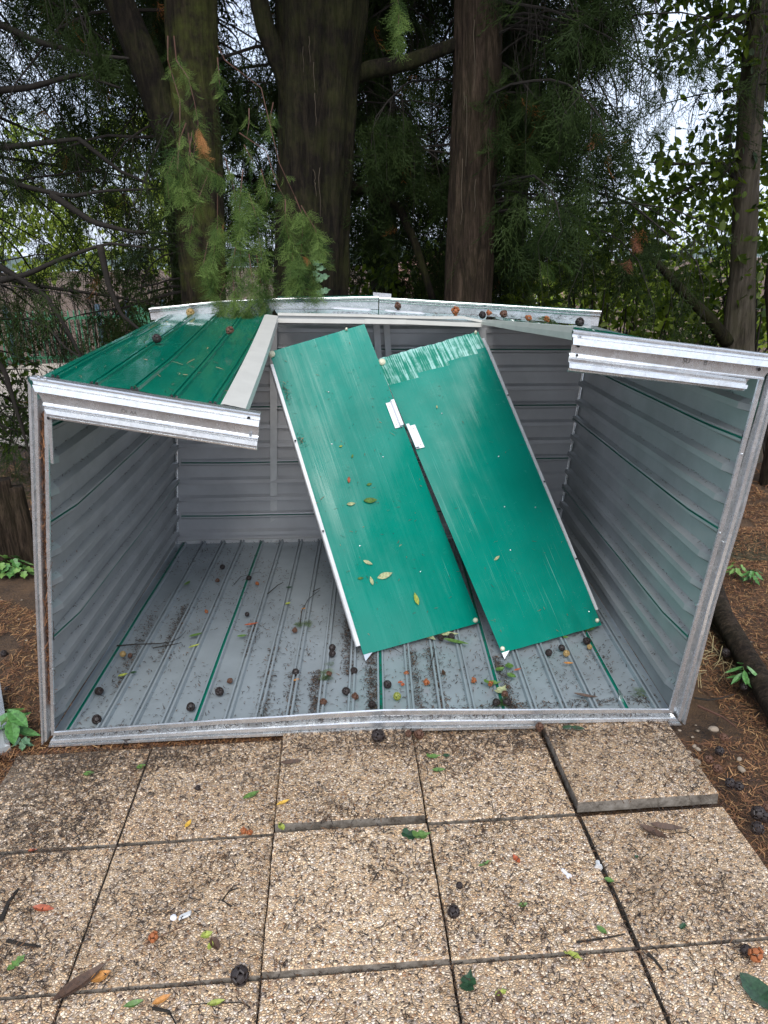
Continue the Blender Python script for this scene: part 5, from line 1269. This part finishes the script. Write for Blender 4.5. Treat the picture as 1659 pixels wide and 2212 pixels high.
# ------------------------------------------------------------------ side bits: log, stumps, crate, plants, mossy rock
lg = tag(trunk('fallen_log', [gp(1540, 1262, .06), gp(1560, 1330, .055), gp(1600, 1400, .05), gp(1660, 1500, .05), gp(1760, 1660, .05)], [.045, .05, .05, .05, .045], BARK3, None, 20, 40, .06, .08), 'dark brown fallen log on the needles right of the shed', 'log')
stp = [(-14, 1215, .10, .62), (30, 1222, .085, .55), (62, 1218, .06, .5), (8, 1232, .05, .42)]
for i, (x, y, r_, h_) in enumerate(stp):
    p = gp(x, y); lab = ['thick dark stump at the left edge behind the ivy', 'dark upright stump touching the left post, behind the ivy', 'thin dark stump hidden close to the left post', 'short stump in front of the thick one at the left edge'][i]
    tag(trunk('tree_stump', [(p[0], p[1], -.05), (p[0]+.01, p[1], h_*.5), (p[0], p[1]+.01, h_)], [r_*1.1, r_*.9, r_*.85], BARK3, None, 18, 20, .08, .12), lab, 'stump', 'stumps behind the ivy')
pz = [gp(-60, 1480, .30), gp(-2, 1475, .30), gp(17, 1600, .05), gp(4, 1625, .0), gp(-80, 1640, .0)]
crt = empty('metal_sheet', tuple(gp(0, 1600, 0)), 'blue grey metal sheet edge cut by the left photo edge', 'sheet')
a0, a1, a2, a3 = gp(1, 1478, .08), gp(22, 1610, .02), gp(-140, 1660, .02), gp(-150, 1490, .08)
box8('sheet_body', [a0-[0, 0, .05], a1-[0, 0, .03], a2-[0, 0, .03], a3-[0, 0, .05], a0, a1, a2, a3], GREY, crt)
box8('sheet_lip', [a0+[0, 0, .001], a1+[0, 0, .001], a1+[-.02, 0, .001], a0+[-.02, 0, .001], a0+[0, 0, .012], a1+[0, 0, .012], a1+[-.02, 0, .012], a0+[-.02, 0, .012]], GALV, crt)
MOSS = simple('mossy_stone', (.065, .055, .032), .95, 0, .7, 18)
pebble(gp(1640, 1190, .0), .25, MOSS, 'mossy_rock', 'grey green mossy rock right of the right post', 'rock', 1.3, .9, .42, 3)
LGP = simple('weed_leaf', (.08, .20, .05), .45, 0, .55, 95); LGP2 = simple('weed_leaf_pale', (.16, .28, .07), .45, 0, .25, 30)
def plant(name, x, y, z, n, L, label, m, hgt=.08, kind='o', W_=.35, spread=1.0, cat='plant'):
    p = gp(x, y, z); o = empty(name, p, label, cat)
    V, F = tube([p, p+[0.01, 0, hgt*.6], p+[.0, .01, hgt]], .003, .0015, 4); mesh('stem', V, F, LG, o)
    for k in range(n):
        a = k*2.4+random.random()*.4; h_ = hgt*(.25+.75*k/n); rr = L*.5*spread
        c = p+np.array([math.cos(a)*rr, math.sin(a)*rr, h_]); leaf_part(c, (math.cos(a)*.5, math.sin(a)*.5, 1), L*random.uniform(.7, 1.1), a, m, o, 'leaf', kind, L*W_)
    return o
plant('weed', 1602, 1480, .02, 12, .075, 'bright green seedling with pointed leaves left of the log', LGP, .08)
plant('weed', 1582, 1395, .02, 7, .04, 'small pale green weed in the dry grass left of the log', LGP2, .04)
plant('weed', 1622, 1262, .03, 14, .05, 'leafy green weed patch in front of the mossy rock, right', LGP, .07, 'ivy', .6, 1.6)
plant('weed', 1588, 1245, .03, 12, .05, 'leafy green weed patch in front of the mossy rock, left', LGP2, .06, 'ivy', .6, 1.6)
plant('broadleaf_plant', 34, 1602, .0, 6, .12, 'glossy green broad leaved plant by the left end of the front rail', LGP, .13, 'o', .5, .7)
plant('broadleaf_plant', 22, 1575, .0, 4, .09, 'smaller green plant behind the broad leaved one', LG, .07, 'o', .5, .7)
plant('weed', 52, 1618, .0, 6, .045, 'small bluish weed at the foot of the left post', IVY, .04, 'ivy', .7)
plant('ivy_patch', 8, 1248, .0, 12, .07, 'ivy patch on the litter at the left edge', LGP2, .10, 'ivy', .8, 1.8, 'ivy')
plant('ivy_patch', 32, 1246, .0, 12, .07, 'ivy patch on the litter left of the post, centre one', LGP, .10, 'ivy', .8, 1.8, 'ivy')
plant('ivy_patch', 54, 1250, .0, 9, .06, 'pale ivy patch touching the left post', LGP2, .08, 'ivy', .8, 1.6, 'ivy')
PEB = simple('pale_stone', (.28, .22, .16), .85, 0, .4, 40)
for i, (x, y, s, l) in enumerate([(1542, 1575, .030, 'large cream stone in the needles right of the shed corner'), (1500, 1612, .016, 'cream stone left of the dark cones, upper'), (1507, 1618, .018, 'tan stone beside the cream one left of the dark cones'), (1488, 1625, .016, 'small white stone near the slab edge, upper'),
                                  (1492, 1640, .022, 'white stone near the slab edge, middle'), (1506, 1645, .022, 'round white stone near the slab edge, right'), (1508, 1662, .020, 'cream stone near the slab edge, lowest'), (1597, 1640, .018, 'white stone right of the grey black cone'), (1602, 1662, .024, 'grey white stone low right of the cones'),
                                  (1468, 1618-40, .010, 'tiny white stone at the rail end'), (47, 1438+50, .020, 'cream pebble in the dark soil left of the post, upper'), (60, 1548-0, .016, 'cream pebble in the dark soil left of the post, lower')]):
    pebble(gp(x, y, .0), s*.6, PEB, 'stone', l, 'stone', 1.2, .8, .6, i)

# ------------------------------------------------------------------ litter that nobody could count
def needles(name, P, Lr, m, parent=None, wd=.0011, lift=.006, tint=None, flat=.25):
    n = len(P); a = rng.uniform(0, 2*math.pi, n); L = rng.uniform(*Lr, n)
    d = np.stack([np.cos(a), np.sin(a), rng.normal(0, flat, n)], 1); s = np.stack([-np.sin(a), np.cos(a), rng.normal(0, .3, n)], 1)*wd
    bendv = np.stack([-np.sin(a), np.cos(a), np.zeros(n)], 1)*(L*rng.normal(0, .18, n))[:, None]
    P = P+np.stack([np.zeros(n), np.zeros(n), rng.random(n)*lift], 1)
    A = P-d*L[:, None]/2; B = P+bendv+[0, 0, .0015]; C_ = P+d*L[:, None]/2
    V = np.stack([A-s, A+s, B+s, B-s, C_], 1); T = np.array([(0, 1, 2), (0, 2, 3), (3, 2, 4)])
    TT = (T[None]+(np.arange(n)*5)[:, None, None]).reshape(-1, 3)
    o = trimesh(name, V.reshape(-1, 3), TT, m, parent, np.repeat(rng.random(n) if tint is None else tint, 5)); o['kind'] = 'stuff'; return o
def m_litter(name, stops):
    m, t, b = mat(name); a = t.nodes.new('ShaderNodeAttribute'); a.attribute_name = 'tint'; t.links.new(ramp(t, a.outputs['Fac'], stops), b.inputs['Base Color']); b.inputs['Roughness'].default_value = .75; return m
NEED = m_litter('dry_needles', [(0, (.04, .018, .011)), (.4, (.16, .068, .03)), (.75, (.31, .14, .055)), (1, (.50, .30, .13))]); DARKN = m_litter('wet_dark_litter', [(0, (.012, .008, .006)), (.7, (.045, .026, .014)), (1, (.14, .07, .03))])
def scat(x0, x1, y0, y1, n, zf=soil_z, mask=None):
    x = rng.uniform(x0, x1, n); y = rng.uniform(y0, y1, n)
    if mask is not None: k = mask(x, y); x = x[k]; y = y[k]
    return np.stack([x, y, np.array([zf(a, b_) for a, b_ in zip(x, y)])], 1)
def nz(x, y, s=2.0, o=0): return np.array([mnoise.noise((a*s+o, b_*s, 1.7)) for a, b_ in zip(x, y)])
R1 = scat(2.0, 3.9, -.6, 3.2, 70000, mask=lambda x, y: (x > 2.02+np.maximum(0, y-.5)*.13) & (nz(x, y, 2.6) > -.42))
L1 = scat(-1.6, -.40, .45, 3.0, 30000, mask=lambda x, y: nz(x, y, 2.2, 5) > -.2)
L2 = scat(-1.3, -.48, -1.0, .55, 12000)
B1 = scat(-1.2, .55, .5, .60, 4500, zf=lambda x, y: -.012)
tag(needles('needle_litter', np.concatenate([R1, L1, L2, B1]), (.015, .055), NEED, None, .0012, .016), 'orange brown dry needle litter on the soil beside the shed and slabs', 'litter', kind='stuff')
F1 = scat(-3.5, 5.5, 2.9, 5.3, 9000); tag(needles('needle_litter', F1, (.03, .09), NEED, None, .003, .02), 'coarser dry litter under the trees behind the shed', 'litter', kind='stuff')
# needles and dark crumbs on the slabs
S1 = scat(-.5, 2.0, -1.0, .5, 14000, zf=slab_z, mask=lambda x, y: nz(x, y, 3.2, 9)+.25*(.3-x)*(x < .6)-.12 > .08)
S2 = scat(-.52, -.05, -.5, .5, 2400, zf=slab_z, mask=lambda x, y: nz(x, y, 3.5, 2) > -.12)
S3 = scat(-.5, 2.0, -1.0, .5, 7500, zf=slab_z); S4 = scat(-.4, 2.0, .36, .5, 1600, zf=slab_z)
tag(needles('slab_litter', np.concatenate([S1, S2, S3, S4]), (.005, .034), DARKN, None, .0012, .006), 'dark wet needle crumbs scattered over the paving slabs', 'litter', kind='stuff')
jt = []
for X in (0, .5, 1.0, 1.502): 
    y = rng.uniform(-1.2, .5, 420); jt.append(np.stack([X+rng.normal(0, .004, 420), y, np.full(420, -.012)], 1))
for Y in (0, -.5):
    x = rng.uniform(-.5, 2.0, 420); jt.append(np.stack([x, Y+rng.normal(0, .005, 420), np.full(420, -.012)], 1))
tag(needles('joint_litter', np.concatenate(jt), (.006, .02), DARKN, None, .0014, .010), 'dark litter packed in the joints between the slabs', 'litter', kind='stuff')
# crumbs on the shed floor
def floor_z(x, y): return FZ-.002
inside = lambda x, y: (x > -.36+(y-.55)*.02) & (x < 2.03+(y-.5)*.06) & (y > .56)
C1 = scat(-.38, 2.15, .56, 2.6, 6500, zf=floor_z, mask=lambda x, y: inside(x, y) & (nz(x, y, 2.4, 4) > -.25))
tr_ = []
for X, y0, y1, n in ((.86, .60, 1.25, 900), (.76, .9, 1.5, 700), (.41, .62, 1.2, 350), (.29, 1.1, 1.45, 240), (1.14, .58, 1.1, 520), (1.05, .6, 1.1, 420), (.62, .58, .95, 500), (1.43, .56, 1.0, 400), (-.1, 1.1, 1.7, 500), (-.25, .9, 1.6, 300), (.52, .58, .95, 380), (1.9, .8, 1.4, 260)):
    y = rng.uniform(y0, y1, n); tr_.append(np.stack([X+rng.normal(0, .016, n)+(y-.6)*.02, y, np.full(n, FZ)], 1))
C2 = scat(.3, 1.9, .58, 1.5, 1500, zf=floor_z, mask=lambda x, y: inside(x, y) & (nz(x, y, 6, 8) > .05))
E1 = scat(-.36, 2.03, .565, .62, 1300, zf=floor_z)
tag(needles('floor_litter', np.concatenate([C1, C2, E1]+tr_), (.005, .022), DARKN, None, .0013, .004), 'dark bits and needles washed over the shed floor', 'litter', kind='stuff')
q = []
for (A, T_, K_, KT_, W_, f0, pp_, sg) in ((Bl, Tl, Kl, KTl, 1.41, .62, .117, 1), (Br, Tr, Kr, KTr, 1.43, .9, .119, -1)):
    for _ in range(700):
        k = random.randint(0, 11); u = (pp_*(f0+k)+.020)/W_
        if u > .98: continue
        p = bil((A, T_, K_, KT_), u, random.random()**1.3); q.append(p+np.array([sg*random.uniform(.004, .022), 0, .004]))
tag(needles('wall_litter', np.array(q), (.004, .016), DARKN, None, .0011, .003), 'dark bits caught on the ribs of the side walls', 'litter', kind='stuff')
# red brown needles caught in the left post channel
q = []
for _ in range(900):
    t = random.random(); y = 900+t*620; x = 96+(y-900)*.020+random.gauss(0, 2.2); q.append(fr(x, y, random.uniform(-.004, .012)))
q = np.array(q)
tag(needles('channel_litter', q, (.012, .04), NEED, None, .0012, .004, tint=rng.random(len(q))*.75, flat=1.5), 'red brown needles caught in the channel of the left post', 'litter', kind='stuff')
q = []
for _ in range(420): t = random.random(); x = 150+t*1250; y = (1577+(1531-1577)*min(1, (x-122)/708))+16+random.gauss(0, 3.0); q.append(fr(x, y, .010))
tag(needles('channel_litter', np.array(q), (.005, .022), DARKN, None, .0012, .003, flat=.4), 'dark bits lying along the front rail groove', 'litter', kind='stuff')
# top shelf and sheets
q = [at(x, 681+(x-716)*.02+random.uniform(-7, 2), 2.38) for x in rng.uniform(640, 1240, 420)]
tag(needles('top_litter', np.array(q), (.01, .05), DARKN, None, .0014, .008), 'needle litter on the top strip behind the white plastic strips', 'litter', kind='stuff')
def top_p(u, v): return bil((TFl, TFr, TBl, TBr), u, v)+np.array([0, 0, .006+tb(u, v)])
q = np.array([top_p(random.random(), random.random()) for _ in range(60)])
tag(needles('top_litter', q, (.015, .05), NEED, None, .0013, .003), 'few dry needles on the green top sheet', 'litter', kind='stuff')
q = np.array([pt1(random.random(), random.random())+n1_*.003 for _ in range(130)]+[pt2(random.random(), random.random())+n2_*.003 for _ in range(60)]+[pt1(.02+abs(random.gauss(0, .02)), random.choice([.14, .17, .32])+random.gauss(0, .012))+n1_*.008 for _ in range(90)])
tag(needles('door_litter', q, (.008, .035), NEED, None, .0009, .001, tint=rng.random(len(q))), 'thin dry needles stuck on the leaning doors', 'litter', kind='stuff')
mc = gp(1640, 1190, .0); q = []
for _ in range(3200):
    a = random.uniform(0, 6.28); t = math.sqrt(random.random())*.97
    dx, dy = t*math.cos(a), t*math.sin(a); c3, s3 = math.cos(3), math.sin(3)
    X_, Y_ = .25*1.3*dx, .25*.9*dy; q.append((mc[0]+X_*c3-Y_*s3, mc[1]+X_*s3+Y_*c3, .25*.42*math.sqrt(max(0, 1-t*t))+.004))
tag(needles('rock_litter', np.array(q), (.015, .05), NEED, None, .0013, .02), 'dry needles lying over the mossy rock', 'litter', kind='stuff')
# stones in the soil
V = []; T = []
ico = [(0, 0, 1), (1, 0, 0), (0, 1, 0), (-1, 0, 0), (0, -1, 0), (0, 0, -1)]; icf = [(0, 1, 2), (0, 2, 3), (0, 3, 4), (0, 4, 1), (5, 2, 1), (5, 3, 2), (5, 4, 3), (5, 1, 4)]
pts = scat(2.03, 3.4, -.6, 2.2, 700, mask=lambda x, y: nz(x, y, 2.1, 20) > .02); pts = np.concatenate([pts, scat(-1.2, -.45, .5, 2.6, 120)])
for p in pts:
    s = random.uniform(.003, .011); rot = random.random()*6; o = len(V)
    for v in ico: V.append((p[0]+s*(v[0]*math.cos(rot)-v[1]*math.sin(rot))*1.3, p[1]+s*(v[0]*math.sin(rot)+v[1]*math.cos(rot)), p[2]+.008+s*v[2]*.6))
    T += [tuple(i+o for i in f) for f in icf]
tag(trimesh('soil_gravel', V, T, PEB, None), 'small pale stones strewn in the soil beside the slabs', 'gravel', kind='stuff')
# dry grass wisps by the right post
P_ = scat(2.12, 2.5, .75, 1.5, 240); tag(needles('dry_grass', P_+[0, 0, .02], (.05, .13), m_litter('straw', [(0, (.25, .19, .09)), (1, (.5, .42, .22))]), None, .0012, .04, flat=.5), 'straw coloured dry grass wisps right of the shed', 'grass', kind='stuff')
